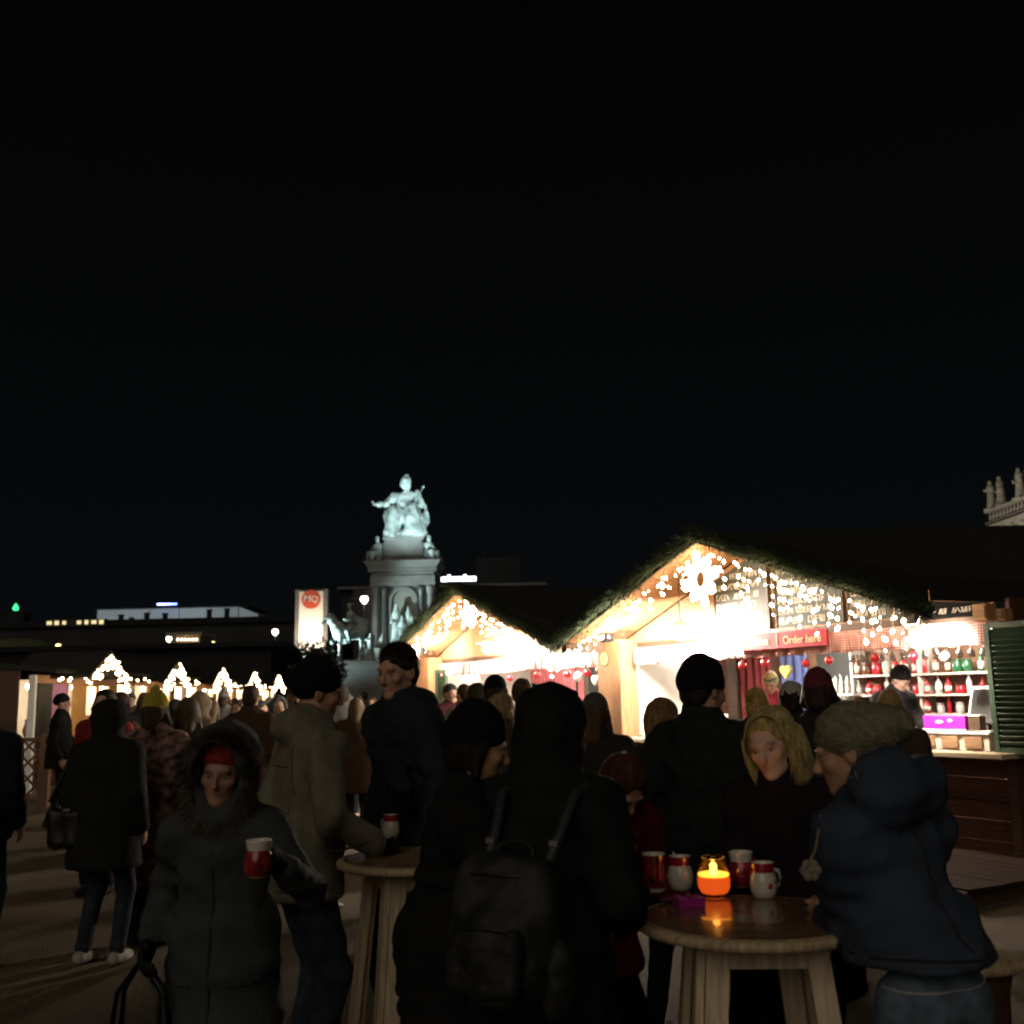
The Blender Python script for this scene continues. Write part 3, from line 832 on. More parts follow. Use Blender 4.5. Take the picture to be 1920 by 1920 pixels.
# assumed unseen floodlights on short posts that light the monument
def mono_light(x, y, z, aim, power, cone_, label, col=(.74, 1.0, 1.0), size=.4):
    fl = empty('assumed_ground_floodlight', (x, y, 0)); tag(fl, label, 'floodlight')
    d = (Vector(aim) - Vector((x, y, z))).normalized()
    mb = MB(); mb.lathe([(.12, 0), (.08, z - .25)], 8); mb.build('post', m_steel, fl)
    mb = MB(); mb.box((0, 0, z - .1), (.5, .35, .3)); mb.build('housing', m_steel, fl)
    lamp('assumed_floodlight_beam', 'SPOT', tuple(Vector((x, y, z)) + d * .45), power, col, aim=aim, size=size, cone=cone_, blend=.55)
mono_light(-12.6, 61, 3.2, (mc.x, mc.y, 17.2), 130000, 14, 'assumed floodlight on a mast aimed at the seated statue, left of it')
mono_light(0.5, 62, 3.2, (mc.x, mc.y, 17.2), 42000, 14, 'assumed floodlight on a mast aimed at the seated statue, right of it')
mono_light(e0.x - 7.5, e0.y - 2.6, 2.0, (e0.x - .4, e0.y, e0.z + .6), 21000, 50, 'low assumed floodlight aimed at the bronze rider')
mono_light(mc.x + 4.5, mc.y - 15, 3.0, (mc.x, mc.y, 9.5), 1300, 50, 'assumed floodlight aimed at the monument pedestal', (.92, 1, .86))

# ================================================================== trees and clipped shrubs beyond the huts
m_leaf = mat('dark_evergreen_leaf', (.05, .06, .045), .45, .6, 6)
m_bark = mat('dark_bark', (.04, .03, .022), .9, .3, 8, .5, 30)
def shrub(px, py, Y, w, label, seed, n=1500):
    rs = random.Random(seed)
    p = at(px, py, Y); top = p.z
    o = empty('clipped_tree', (p.x, Y, 0)); tag(o, label, 'tree', 'clipped trees beyond the huts')
    mb = MB(); tk = []
    mb.tube([(0, 0, 0), (.05, 0, top * .3), (0, .05, top * .55), (.02, 0, top * .8)], [.22, .16, .12, .05], 8)
    for k in range(9):
        a = rs.uniform(0, 6.28); z = top * rs.uniform(.25, .65)
        mb.tube([(0, 0, z), (math.cos(a) * w * .25, math.sin(a) * w * .25, z + .4), (math.cos(a) * w * .42, math.sin(a) * w * .42, z + rs.uniform(.5, 1.1))], [.07, .05, .02], 5)
    mb.build('trunk', m_bark, o)
    cl = [(rs.uniform(-.5, .5) * w * .8, rs.uniform(-.5, .5) * w * .8, top * rs.uniform(.3, .9), rs.uniform(.2, .34) * w) for _ in range(13)]
    mb = MB()
    for k in range(n):
        c = rs.choice(cl); d = Vector((rs.gauss(0, 1), rs.gauss(0, 1), rs.gauss(0, .8))).normalized() * c[3] * rs.uniform(.6, 1.05)
        q = Vector(c[:3]) + d
        if q.z > top: q.z = top - rs.random() * .4
        a = Vector((rs.gauss(0, 1), rs.gauss(0, 1), rs.gauss(0, 1))).normalized() * rs.uniform(.12, .24); b = a.orthogonal().normalized() * .09
        mb.tri(q - a - b, q + a, q - a + b)
    mb.build('crown', m_leaf, o)
for k, (px, py, Y, w) in enumerate(((470, 1212, 62, 3.0), (508, 1200, 58, 3.0), (556, 1190, 60, 2.9), (600, 1198, 63, 2.6), (432, 1226, 66, 2.6), (585, 1232, 52, 2.4))):
    shrub(px, py, Y, w, 'dark clipped evergreen tree, %s counted from the huts towards the rider' % ('second', 'third', 'fourth', 'last at the back', 'first', 'low front one')[k], 70 + k)

# ================================================================== market stalls
RZ = rad(-60.6)
XL = Vector((math.cos(RZ), math.sin(RZ), 0)); YL = Vector((-math.sin(RZ), math.cos(RZ), 0))
O1 = Vector((2.96, 12.54, 0)); O2 = O1 - XL * 6.3
def roof_z(x): return 3.36 - abs(x) * (.350 if x < 0 else .285)
def edge_z(x): return 3.36 - abs(x) * .350
MW = Matrix
def place(o, O):                       # a top-level thing fixed to a stall: same frame
    o.location = O; o.rotation_euler = (0, 0, RZ); return o

bulb_me = MB(); bulb_me.ball((0, 0, 0), (.012, .012, .019), 6, 4); bulb_me = bulb_me.mesh('bulb')
m_inner = mat('white_inner_boards', (.72, .66, .58), .7, .1, 4)
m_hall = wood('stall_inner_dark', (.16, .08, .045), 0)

def stall(O, label, first):
    st = place(empty('market_stall'), O); tag(st, label, 'stall')
    # front below the counter: horizontal boards
    for k in range(5):
        boxo('plank', (.30, random.uniform(-.004, .004), .12 + k * .188), (5.86, .045, .18), m_wood_red, st)
    boxo('plank_rail', (.30, -.04, .60), (5.86, .03, .03), m_wood_dark, st)
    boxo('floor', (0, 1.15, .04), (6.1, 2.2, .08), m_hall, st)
    c = MB(); c.box((.3, -.06, 1.0), (6.0, .62, .05)); c.build('counter', mat('counter_maple', (.62, .50, .36), .4, .15, 4, stretch=(1, 9, 9)), st, bevel=.008)
    # walls
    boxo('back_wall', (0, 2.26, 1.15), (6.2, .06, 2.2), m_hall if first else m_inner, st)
    for k in range(9):
        boxo('side_board', (3.22, 1.13, .2 + k * .262), (.04, 2.2, .255), m_wood_red, st)
    boxo('side_wall', (-3.12, 1.13, 1.15), (.05, 2.2, 2.24), m_inner, st)
    for x in (3.19,): boxo('corner_post', (x, -.05, 1.15), (.1, .12, 2.3), m_wood_dark, st)
    pz = boxo('pillar', (-2.86, -.12, 1.18), (.56, .34, 2.36), wood('pillar_wood', (.36, .18, .085), 2), st, bevel=.02)
    boxo('pillar_edge', (-2.555, -.13, 1.15), (.04, .38, 2.3), wood('pillar_edge_wood', (.30, .15, .07), 2), st)
    boxo('reveal', (-2.50, .35, 1.62), (.05, .8, 1.15), m_inner, st)
    boxo('header', (.3, .03, 2.26), (5.75, .1, .10), m_wood_dark, st)
    boxo('purlin', (-3.0, -.45, 2.26), (.12, .95, .14), m_wood_dark, st)
    boxo('side_fascia', (3.175, .85, 2.485), (.025, 3.6, .21), m_felt, st)
    boxo('tie_beam', (-2.86, -.32, 2.44), (.9, .06, .08), m_wood_dark, st)
    # gable wall of vertical boards
    n = 24; w = 6.2 / n
    for k in range(n):
        x0, x1 = -3.1 + k * w + .004, -3.1 + (k + 1) * w - .004
        y = random.uniform(.0, .008)
        z0, z1 = roof_z(x0) - .015, roof_z(x1) - .015
        b = MB(); b.hexa([(x0, y, 2.31), (x1, y, 2.31), (x1, y + .03, 2.31), (x0, y + .03, 2.31), (x0, y, z0), (x1, y, z1), (x1, y + .03, z1), (x0, y + .03, z0)])
        b.build('gable_board', m_wood_lit, st)
    # roof: felt above, boards below
    for s in (-1, 1):
        a = MB(); e = 3.16 * s
        P = [(0, -.95), (e, -.95), (e, 2.7), (0, 2.7)]
        if s < 0: P = P[::-1]
        lo = [(x, y, roof_z(x) + .03) for x, y in P]; hi = [(x, y, roof_z(x) + .12) for x, y in P]
        a.hexa(lo + hi); rf = a.build('roof', m_felt, st)
        nb_ = 15; bw = 3.1 / nb_
        for k in range(nb_):
            x0, x1 = s * (k * bw + .004 + .01), s * ((k + 1) * bw - .004 + .01)
            if s < 0: x0, x1 = x1, x0
            dz = random.uniform(0, .004)
            b = MB(); b.hexa([(x0, -.93, roof_z(x0) + dz), (x1, -.93, roof_z(x1) + dz), (x1, -.01, roof_z(x1) + dz), (x0, -.01, roof_z(x0) + dz)] + [(x0, -.93, roof_z(x0) + .024), (x1, -.93, roof_z(x1) + .024), (x1, -.01, roof_z(x1) + .024), (x0, -.01, roof_z(x0) + .024)])
            b.build('soffit_board', m_wood_lit, rf)
        b = MB(); x0, x1 = (.0, e) if s > 0 else (e, .0)
        b.hexa([(x0, -.985, edge_z(x0) - .03), (x1, -.985, edge_z(x1) - .03), (x1, -.955, edge_z(x1) - .03), (x0, -.955, edge_z(x0) - .03), (x0, -.985, roof_z(x0) + .14), (x1, -.985, roof_z(x1) + .14), (x1, -.955, roof_z(x1) + .14), (x0, -.955, roof_z(x0) + .14)])
        b.build('bargeboard', m_felt, rf)
    return st

st1 = stall(O1, 'large wooden punch stall with chalkboards in its gable, nearest on the right', True)
st2 = stall(O2, 'second wooden punch stall with star on its gable, behind the crowd', False)

# round number plate on the pillar of the first stall
npl = place(empty('number_plate'), O1); tag(npl, 'round wooden plate with a single upright stroke on the stall pillar', 'sign')
b = MB(); b.prism([(-2.93 + .095 * math.cos(k * PI / 12), 0, 2.10 + .095 * math.sin(k * PI / 12)) for k in range(24)][::-1], (0, -.292, 0), (0, -.315, 0)); b.build('disc', wood('plate_wood', (.62, .40, .20), 0), npl)
b = MB()
for k in range(24):
    a0, a1 = k * PI / 12, (k + 1) * PI / 12
    b.tube([(-2.93 + .1 * math.cos(a0), -.305, 2.10 + .1 * math.sin(a0)), (-2.93 + .1 * math.cos(a1), -.305, 2.10 + .1 * math.sin(a1))], .008, 5)
b.build('rim', m_wood_dark, npl)
boxo('numeral', (-2.93, -.319, 2.10), (.016, .008, .09), m_black, npl)

# green louvred shutters
def shutter(O, x0, x1, z0, z1, y, label):
    s = place(empty('louvred_shutter'), O); tag(s, label, 'shutter', 'green louvred shutters')
    f = MB(); t = .05
    for z in (z0 + t / 2, z1 - t / 2): boxo('rail', ((x0 + x1) / 2, y, z), (x1 - x0, .04, t), m_green_paint, s)
    for x in (x0 + t / 2, x1 - t / 2): boxo('stile', (x, y - .002, (z0 + z1) / 2), (t, .042, z1 - z0), m_green_paint, s)
    n = int((z1 - z0 - 2 * t) / .05)
    me = MB(); me.box((0, 0, 0), (x1 - x0 - 2 * t, .008, .055), Matrix.Rotation(rad(38), 3, 'X')); me = me.mesh('slat')
    for k in range(n):
        link('slat', me, m_green_paint, s, ((x0 + x1) / 2, y, z0 + t + .03 + k * (z1 - z0 - 2 * t - .03) / (n - .4)))
    return s
shutter(O1, 3.10, 3.72, 1.02, 2.19, -.16, 'green louvred shutter folded open at the right end of the near stall')
shutter(O2, -2.52, -2.05, 1.02, 2.12, -.16, 'green louvred shutter at the left end of the second stall')

# gingham valances
def valance(O, x0, x1, label, seed):
    rs = random.Random(seed); b = MB(); b.smooth = True
    n = int((x1 - x0) / .022); rows = [2.225, 2.16, 2.10, 2.05, 2.0]
    ph = [rs.uniform(0, 6) for _ in range(4)]
    ids = []
    for i in range(n + 1):
        x = x0 + (x1 - x0) * i / n
        for j, z in enumerate(rows):
            a = .006 + .022 * j / 4
            y = -.15 + a * (math.sin(x * 26 + ph[0] + .8 * math.sin(x * 7 + ph[1])) + .4 * math.sin(x * 57 + ph[2]))
            ids.append(b.verts([(x, y, z + (.008 * math.sin(x * 19 + ph[3]) if j == 4 else 0))]))
    m = len(rows)
    for i in range(n):
        for j in range(m - 1):
            b.face([i * m + j, i * m + j + 1, (i + 1) * m + j + 1, (i + 1) * m + j])
    o = place(b.build('gingham_valance', m_gingham), O)
    so = o.modifiers.new('thickness', 'SOLIDIFY'); so.thickness = .004
    return tag(o, label, 'valance')
valance(O1, -2.45, 3.12, 'red and white gingham valance with pleats above the near stall window', 3)
valance(O2, -2.45, 3.05, 'red and white gingham valance over the second stall window', 4)

# red order sign
sg = place(empty('order_sign'), O1); tag(sg, 'red board reading Hier bestellen | Order here on the gingham valance', 'sign')
boxo('board', (.42, -.235, 2.175), (1.62, .02, .185), mat('red_signboard', (.36, .012, .022), .6, .08, spec=.2), sg, bevel=.004)
m_cream = mat('cream_lettering', (.85, .66, .42), .6, .05)
text('lettering', 'Hier bestellen', .128, m_cream, (.00, -.249, 2.168), (PI / 2, 0, 0), sg, ext=.002, sx=.92)
text('lettering', 'Order here', .128, m_cream, (.855, -.249, 2.168), (PI / 2, 0, 0), sg, ext=.002, sx=.96)
boxo('divider', (.47, -.249, 2.175), (.008, .004, .14), m_cream, sg)

# chalkboards in the gable
def chalk(rs, b, x0, x1, z, h, y):
    x = x0
    while x < x1 - .05:
        wl = rs.randint(3, 8)
        for g_ in range(wl):
            w = h * rs.uniform(.42, .62)
            if x + w > x1: break
            t = h * .13; k = rs.randint(0, 6)
            if k in (0, 1, 2, 5): b.box((x + t / 2, y, z), (t, .003, h))
            if k in (1, 3, 6): b.box((x + w - t / 2, y, z), (t, .003, h))
            if k in (0, 2, 3, 5): b.box((x + w / 2, y - .0006, z + h * .43), (w * .9, .003, t))
            if k in (2, 4, 5): b.box((x + w / 2, y - .0006, z), (w * .8, .003, t))
            if k in (0, 1, 5): b.box((x + w / 2, y - .0006, z - h * .43), (w * .9, .003, t))
            if k in (3, 4, 6): b.box((x + w / 2, y - .0012, z), (t, .003, h * 1.05), Matrix.Rotation(rs.choice((-.45, .45)), 3, 'Y'))
            x += w + h * .16
        x += h * rs.uniform(.35, 1.2)
def board(x0, x1, zb, label, seed, rows, h, m=m_slate, top=None):
    rs = random.Random(seed)
    o = place(empty('chalkboard'), O1); tag(o, label, 'chalkboard')
    xs = [x0, x1] if x0 * x1 >= 0 else [x0, 0, x1]
    tz = lambda x: min(roof_z(x) - .10, top or 9)
    poly = [(x0, 0, zb), (x1, 0, zb)] + [(x, 0, tz(x)) for x in xs[::-1]]
    b = MB(); b.prism(poly, (0, -.012, 0), (0, -.04, 0)); b.build('slate', m, o)
    for x in (x0 + .008, x1 - .008): boxo('frame', (x, -.045, (zb + tz(x)) / 2), (.016, .012, tz(x) - zb), m_wood_dark, o)
    b = MB()
    for k in range(rows):
        z = zb + .07 + k * h * 1.62
        lim = x1 - .06
        while lim > x0 + .1 and tz(lim) < z + h: lim -= .03
        l0 = x0 + .05
        while l0 < lim and tz(l0) < z + h: l0 += .03
        if lim - l0 < .2: continue
        chalk(rs, b, l0, lim - rs.uniform(0, .2) * (lim - l0), z, h * rs.uniform(.85, 1.05), -.0425)
    b.build('chalk_writing', m_chalk, o)['kind'] = 'stuff'
board(-.82, .16, 2.33, 'grey slate menu board beside the lit snowflake, rows of chalk writing', 1, 6, .075)
board(.26, 1.30, 2.33, 'wide slate menu board above the order sign, dense chalk rows', 2, 6, .07)
board(1.36, 2.18, 2.33, 'narrower slate menu board under the right slope, chalk rows', 3, 4, .07)
board(2.24, 3.04, 2.275, 'small black price board at the low right end of the gable', 4, 2, .058, mat('price_board', (.008, .008, .009), .95, .2, spec=.1), top=2.475)

# wooden speaker box at the right end
sb = place(empty('wooden_box'), O1); tag(sb, 'small orange wooden box fixed under the eave above the green shutter', 'box')
boxo('case', (3.22, -.30, 2.28), (.15, .14, .15), wood('orange_ply', (.5, .26, .11), 0), sb, bevel=.008)
boxo('front', (3.22, -.376, 2.28), (.12, .012, .11), wood('orange_ply2', (.36, .18, .08), 0), sb)
bb = place(empty('wooden_box'), O1); tag(bb, 'lower orange wooden box right above the green shutter', 'box')
boxo('case', (3.29, -.14, 2.255), (.12, .12, .11), wood('orange_ply3', (.45, .24, .1), 0), bb, bevel=.006)
boxo('front', (3.29, -.206, 2.255), (.09, .01, .08), wood('orange_ply2', (.36, .18, .08), 0), bb)

# lit ornaments
m_star = glow('warm_rope_light', (1.0, .74, .42), 14)
fl = place(empty('snowflake_light'), O1); tag(fl, 'round glowing snowflake ornament at the peak of the near stall gable', 'ornament')
cx, cy, cz = -.22, -.74, 2.93
b = MB()
ring = [(cx + .125 * math.cos(k * PI / 10), cy, cz + .125 * math.sin(k * PI / 10)) for k in range(21)]
b.tube(ring, .032, 6); b.build('ring', m_star, fl)
for k in range(8):
    a = k * PI / 4 + .2; d = Vector((math.cos(a), 0, math.sin(a))); q = Vector((-math.sin(a), 0, math.cos(a))); c0 = Vector((cx, cy, cz))
    L = .31 if k % 2 == 0 else .26
    b = MB(); b.tube([c0 + d * .15, c0 + d * .19 + q * .05, c0 + d * (L - .01) + q * .045, c0 + d * (L + .03), c0 + d * (L - .01) - q * .045, c0 + d * .19 - q * .05, c0 + d * .15], .022, 6)
    b.tube([c0 + d * .15, c0 + d * L], .022, 6); b.build('petal', m_star, fl)
b = MB()
for s in (-1, 1): b.tube([(cx + s * .08, cy, cz + .1), (cx + s * .1, cy, roof_z(cx) + .01)], .005, 4)
b.build('hanger', m_wire, fl)
sl = place(empty('star_light'), O2); tag(sl, 'five-pointed glowing star ornament in the gable of the second stall', 'ornament')
cx, cz = -.05, 2.96; b = MB()
pts = [(cx + (.25 if k % 2 == 0 else .11) * math.cos(PI / 2 + k * PI / 5), cy, cz + (.25 if k % 2 == 0 else .11) * math.sin(PI / 2 + k * PI / 5)) for k in range(11)]
b.tube(pts, .02, 6); b.build('outline', m_star, sl)
b = MB(); b.tube([(cx, cy, cz + .25), (cx, cy, roof_z(cx) + .01)], .005, 4); b.build('hanger', m_wire, sl)

# icicle light strings: cable + every bulb on its own
def icicles(O, xs, y0, label, seed, lmax=.45, gap=.105, drop=.10):
    rs = random.Random(seed)
    o = place(empty('icicle_lights'), O); tag(o, label, 'string lights')
    b = MB(); path = []; bulbs = []
    x = xs[0]
    while x < xs[1]:
        z = edge_z(x) - .05 - .012 * math.sin(x * 20); y = y0 + rs.uniform(-.03, .03); path.append((x, y, z))
        n = rs.randint(1, max(1, int(lmax / drop)))
        q = Vector((x, y, z)); strand = [tuple(q)]
        for k in range(n):
            q = q + Vector((rs.uniform(-.03, .03), rs.uniform(-.02, .02), -drop * rs.uniform(.8, 1.2))); strand.append(tuple(q))
            bulbs.append(q + Vector((rs.uniform(-.02, .02), 0, -.008)))
        b.tube(strand, .0045, 4); x += gap * rs.uniform(.7, 1.3)
    b.tube(path, .004, 4); b.build('cable', m_wire, o)
    for q in bulbs:
        bo = link('bulb', bulb_me, m_bulb, o, q, (rs.uniform(-.9, .9), rs.uniform(-.9, .9), 0)); z_ = rs.choice((.7, .9, 1.0, 1.2, 1.6)); bo.scale = (z_, z_, z_)
    return len(bulbs)
nb1 = icicles(O1, (.05, 3.0), -.88, 'icicle light string along the right slope of the near stall gable', 5, .52, .085)
nb1 += icicles(O1, (-3.0, -.05), -.90, 'icicle light string along the left slope of the near stall gable', 6, .34, .10)
nb1 += icicles(O2, (-3.0, -.05), -.90, 'icicle light string along the left slope of the second stall gable', 7, .40, .11)
nb1 += icicles(O2, (.05, 3.1), -.90, 'icicle light string along the right slope of the second stall gable', 8, .42, .10)

# fir garlands on the roof edges
def garland(O, x0, x1, label, seed):
    rs = random.Random(seed); b = MB()
    n = int(abs(x1 - x0) * 1150)
    for k in range(n):
        x = x0 + (x1 - x0) * rs.random()
        t = Vector((1, 0, -.35 if x > 0 else .35)).normalized(); c = Vector((x, -.99, edge_z(x) + .05 + .02 * math.sin(x * 6)))
        a = rs.uniform(0, 6.28); d = (Vector((0, 1, 0)) * math.cos(a) + Vector((0, 0, 1)) * math.sin(a)); d = (d + t * rs.uniform(-.7, .7)).normalized()
        L = rs.uniform(.05, .17) * (1.2 if d.z > .3 else 1) * (.65 + .5 * abs(math.sin(x * 8.3 + math.sin(x * 21)))); w = d.cross(t).normalized() * .009
        b.tri(c + d * .02 - w, c + d * .02 + w, c + d * L)
    b.tube([(x0 + (x1 - x0) * i / 14, -.99, edge_z(x0 + (x1 - x0) * i / 14) + .05) for i in range(15)], .045, 6)
    return tag(place(b.build('fir_garland', m_needle), O), label, 'garland')
garland(O1, -3.2, .05, 'dark fir garland on the left roof edge of the near stall', 1)
garland(O1, -.05, 3.2, 'dark fir garland on the right roof edge of the near stall', 2)
garland(O2, -3.2, .05, 'dark fir garland on the left roof edge of the second stall', 3)
garland(O2, -.05, 3.2, 'dark fir garland on the right roof edge of the second stall', 4)

# floodlights under the roofs
def floodlight(O, p, aim, power, label, col=(1, .86, .68), cone_=150):
    o = place(empty('floodlight'), O); tag(o, label, 'floodlight')
    p = Vector(p); d = (Vector(aim) - p).normalized(); R = d.to_track_quat('-Z', 'Y').to_matrix()
    b = MB(); b.box(p - d * .045, (.17, .12, .06), R); b.build('housing', m_steel, o)
    b = MB(); b.box(p - d * .008, (.15, .10, .012), R); b.build('lens', m_lampface, o)
    b = MB(); b.tube([p - d * .06, (p.x, p.y, roof_z(p.x) + .01)], .01, 5); b.build('bracket', m_steel, o)
    lamp('floodlight_light', 'SPOT', tuple(p + d * .02), power, col, o, size=.06, cone=cone_, blend=.7).rotation_euler = d.to_track_quat('-Z', 'Y').to_euler()
floodlight(O1, (-2.2, -.72, 2.36), (-2.5, .0, 2.45), 150, 'floodlight near the pillar of the near stall')
floodlight(O1, (2.66, -.60, 2.24), (2.62, -.10, 1.85), 420, 'floodlight at the low right end of the near stall', cone_=100)
floodlight(O2, (-1.9, -.72, 2.45), (-2.2, .0, 2.5), 200, 'floodlight at the left end of the second stall')
floodlight(O2, (2.3, -.62, 2.42), (2.3, .3, 2.1), 260, 'floodlight at the right end of the second stall')
def globe_lamp(O, p, r, power, label, col=(1, .88, .72)):
    o = place(empty('globe_lamp'), O); tag(o, label, 'lamp')
    b = MB(); b.ball(p, r, 16, 10); b.build('globe', glow('globe_glow_%d' % power, col, power), o)
    b = MB(); b.lathe([(.19, p[2] + .075), (.195, p[2] + .08), (.10, p[2] + r + .03), (.04, p[2] + r + .05), (.012, p[2] + r + .07)], 24, (p[0], p[1], 0)); b.build('shade', m_white, o)
    b = MB(); b.tube([(p[0], p[1], p[2] + r + .04), (p[0], p[1], roof_z(p[0]) + .01)], .006, 5); b.build('cable', m_black, o)
globe_lamp(O1, (-.92, -.52, 2.34), .085, 3000, 'glaring white globe lamp under the left slope of the near stall')
globe_lamp(O2, (.30, -.52, 2.40), .085, 2500, 'glaring white globe lamp in the middle of the second stall')
def tube_light(O, x0, x1, y, z, power, label):
    o = place(empty('ceiling_tube'), O); tag(o, label, 'lamp')
    b = MB(); b.tube([(x0, y, z), (x1, y, z)], .02, 8); b.build('tube', glow('tube_white', (1, .93, .82), 12), o)
    boxo('batten', ((x0 + x1) / 2, y, z + .045), (x1 - x0 + .1, .06, .04), m_white, o)
    for k in range(2):
        lamp('tube_light_%d' % k, 'POINT', (x0 + (x1 - x0) * (k + .5) / 2, y, z - .08), power, (1, .9, .76), o, size=.15)
tube_light(O1, -2.0, 2.6, 1.35, 2.24, 150, 'ceiling tube lamp inside the near stall')
tube_light(O2, -2.4, 2.4, .8, 2.24, 110, 'ceiling tube lamp inside the second stall')
boxo_c = [boxo('stall_ceiling', (0, 1.1, 2.30), (6.1, 2.2, .02), m_inner, s) for s in (st1, st2)]

# baubles and hearts
def bauble(O, x, z, r, m, label, y=-.13, grp='baubles under the gingham valances'):
    o = place(empty('bauble'), O); tag(o, label, 'bauble', grp)
    b = MB(); b.ball((x, y, z), r, 14, 9); b.build('ball', m, o)
    b = MB(); b.lathe([(.010, z + r - .003), (.010, z + r + .014)], 8, (x, y, 0)); b.build('cap', m_steel, o)
    b = MB(); b.tube([(x, y, z + r + .012), (x, y + .0, 2.03)], .0018, 4); b.build('thread', m_wire, o)
od = ('first', 'second', 'third', 'fourth', 'fifth', 'sixth', 'seventh')
for k, (x, z) in enumerate(((-1.01, 1.925), (-.27, 1.92), (.12, 1.94), (.78, 1.905), (1.12, 1.925), (1.76, 1.925), (2.25, 1.925))):
    bauble(O1, x, z, .046, m_redball, 'red glass bauble under the near stall valance, %s from the left' % od[k])
for k, (x, z, m) in enumerate(((2.1, 1.92, m_redball), (2.42, 1.87, m_whiteball), (2.66, 1.92, m_redball), (2.98, 1.95, m_redball), (1.2, 1.93, m_redball), (.3, 1.9, m_redball))):
    bauble(O2, x, z, .055 if m is m_redball else .075, m, ('big white bauble hanging under the second stall valance' if m is m_whiteball else 'red bauble under the second stall valance, %s from the pillar' % ('fourth', '', 'third', 'second', 'fifth', 'sixth')[k]) if k != 3 else 'red bauble under the second stall valance right beside the pillar')
bauble(O1, -.78, 1.80, .07, m_whiteball, 'white bauble hanging beside the dark red curtain')
bauble(O1, 2.62, 1.90, .055, mat('silver_glass', (.6, .62, .62), .15, .1, metal=.7), 'silver bauble hanging before the bottle shelves')
def heart(O, x, z, s, m, label, y=-.13, thick=.02):
    o = place(empty('heart_ornament'), O); tag(o, label, 'ornament')
    P = []
    for k in range(26):
        t = 2 * PI * k / 26
        P.append((x + s * .062 * 16 * math.sin(t) ** 3 / 1.0, 0, z + s * .062 * (13 * math.cos(t) - 5 * math.cos(2 * t) - 2 * math.cos(3 * t) - math.cos(4 * t))))
    b = MB(); b.prism(P[::-1], (0, y + thick, 0), (0, y - thick, 0)); b.build('heart', m, o, bevel=.006)
    b = MB(); b.tube([(x - s * .5, y, z + s * .6), (x, y, 2.04), (x + s * .5, y, z + s * .6)], .0025, 4); b.build('string', m_wire, o)
heart(O1, .46, 1.83, .085, mat('yellow_felt', (.72, .58, .12), .9), 'yellow felt heart hanging before the blue curtain')
heart(O2, 2.86, 1.82, .085, m_whiteball, 'white heart hanging in the second stall beside the pillar')

# inside the near stall
def curtain(O, x0, x1, m, label, y=2.12, z0=.5, z1=2.2):
    b = MB(); b.smooth = True; n = int((x1 - x0) / .025); rs = random.Random(int(x0 * 100))
    p = rs.uniform(0, 6)
    for i in range(n + 1):
        x = x0 + (x1 - x0) * i / n
        for z, a in ((z0, .035), (1.3, .03), (z1, .018)):
            b.verts([(x, y + a * math.sin(x * 42 + p + .6 * math.sin(x * 13)), z)])
    for i in range(n):
        for j in range(2): b.face([i * 3 + j, (i + 1) * 3 + j, (i + 1) * 3 + j + 1, i * 3 + j + 1])
    return tag(place(b.build('curtain', m), O), label, 'curtain')
curtain(O1, -2.92, -2.2, mat('wine_curtain', (.20, .028, .03), .9), 'dark red curtain inside the near stall')
curtain(O1, -1.98, -1.48, mat('blue_curtain', (.05, .07, .20), .6), 'dark blue curtain inside the near stall')
curtain(O2, -2.9, -1.2, mat('rose_curtain', (.60, .16, .18), .9), 'rose red curtain along the back of the second stall')
curtain(O2, -1.1, -.9, mat('rose_curtain', (.60, .16, .18), .9), 'narrow rose strip of curtain beside the black board in the second stall')
ib = place(empty('wall_board'), O1); tag(ib, 'black board with chalk scroll drawing at the back of the near stall', 'chalkboard')
boxo('slate', (-.95, 2.2, 1.5), (.82, .03, 1.3), m_black, ib)
b = MB()
for k in range(3):
    c = Vector((-1.02 + .12 * k, 2.178, 1.72 - .17 * k)); b.tube([c + Vector((math.cos(t * .55) * (.02 + .007 * t), 0, math.sin(t * .55) * (.02 + .007 * t))) for t in range(14)], .007, 4)
b.tube([(-1.1, 2.178, 1.75), (-.9, 2.178, 1.5), (-.72, 2.178, 1.2)], .007, 4); b.build('chalk_scroll', m_chalk, ib)
ib2 = place(empty('wall_board'), O2); tag(ib2, 'black board at the back of the second stall behind the white heart', 'chalkboard')
boxo('slate', (-.3, 2.2, 1.5), (1.1, .03, 1.4), m_black, ib2); boxo('frame', (-.3, 2.19, 2.21), (1.14, .05, .03), m_wood_dark, ib2)

sh = place(empty('bottle_shelves'), O1); tag(sh, 'wooden shelf unit full of bottles at the back of the near stall', 'shelf')
sz = (1.05, 1.30, 1.53, 1.78)
for z in sz: boxo('shelf', (.55, 2.06, z - .012), (2.1, .28, .024), m_inner, sh)
for x in (-.52, .55, 1.62): boxo('upright', (x, 2.08, 1.3), (.03, .26, 1.6), m_inner, sh)
bot = MB(); bot.lathe([(.034, 0), (.036, .01), (.036, .12), (.026, .15), (.013, .165), (.012, .215), (.015, .217), (.015, .228)], 10); bot = bot.mesh('bottle')
cols = [('dark green', mat('green_glass_bottle', (.02, .09, .04), .12)), ('red', mat('red_bottle', (.45, .02, .03), .2)), ('clear', mat('pale_bottle', (.62, .62, .6), .15)), ('brown', mat('brown_bottle', (.10, .04, .015), .15))]
m_lab = mat('paper_label', (.8, .76, .66), .8)
jar = MB(); jar.lathe([(.05, 0), (.054, .01), (.054, .09), (.046, .105), (.046, .11), (.05, .112), (.05, .13)], 10); jar = jar.mesh('jar')
slim = MB(); slim.lathe([(.026, 0), (.028, .01), (.028, .15), (.012, .19), (.011, .26), (.014, .262), (.014, .27)], 10); slim = slim.mesh('bottle')
labm = MB(); labm.lathe([(.0372, .03), (.0372, .1)], 10); labm = labm.mesh('paper_label')
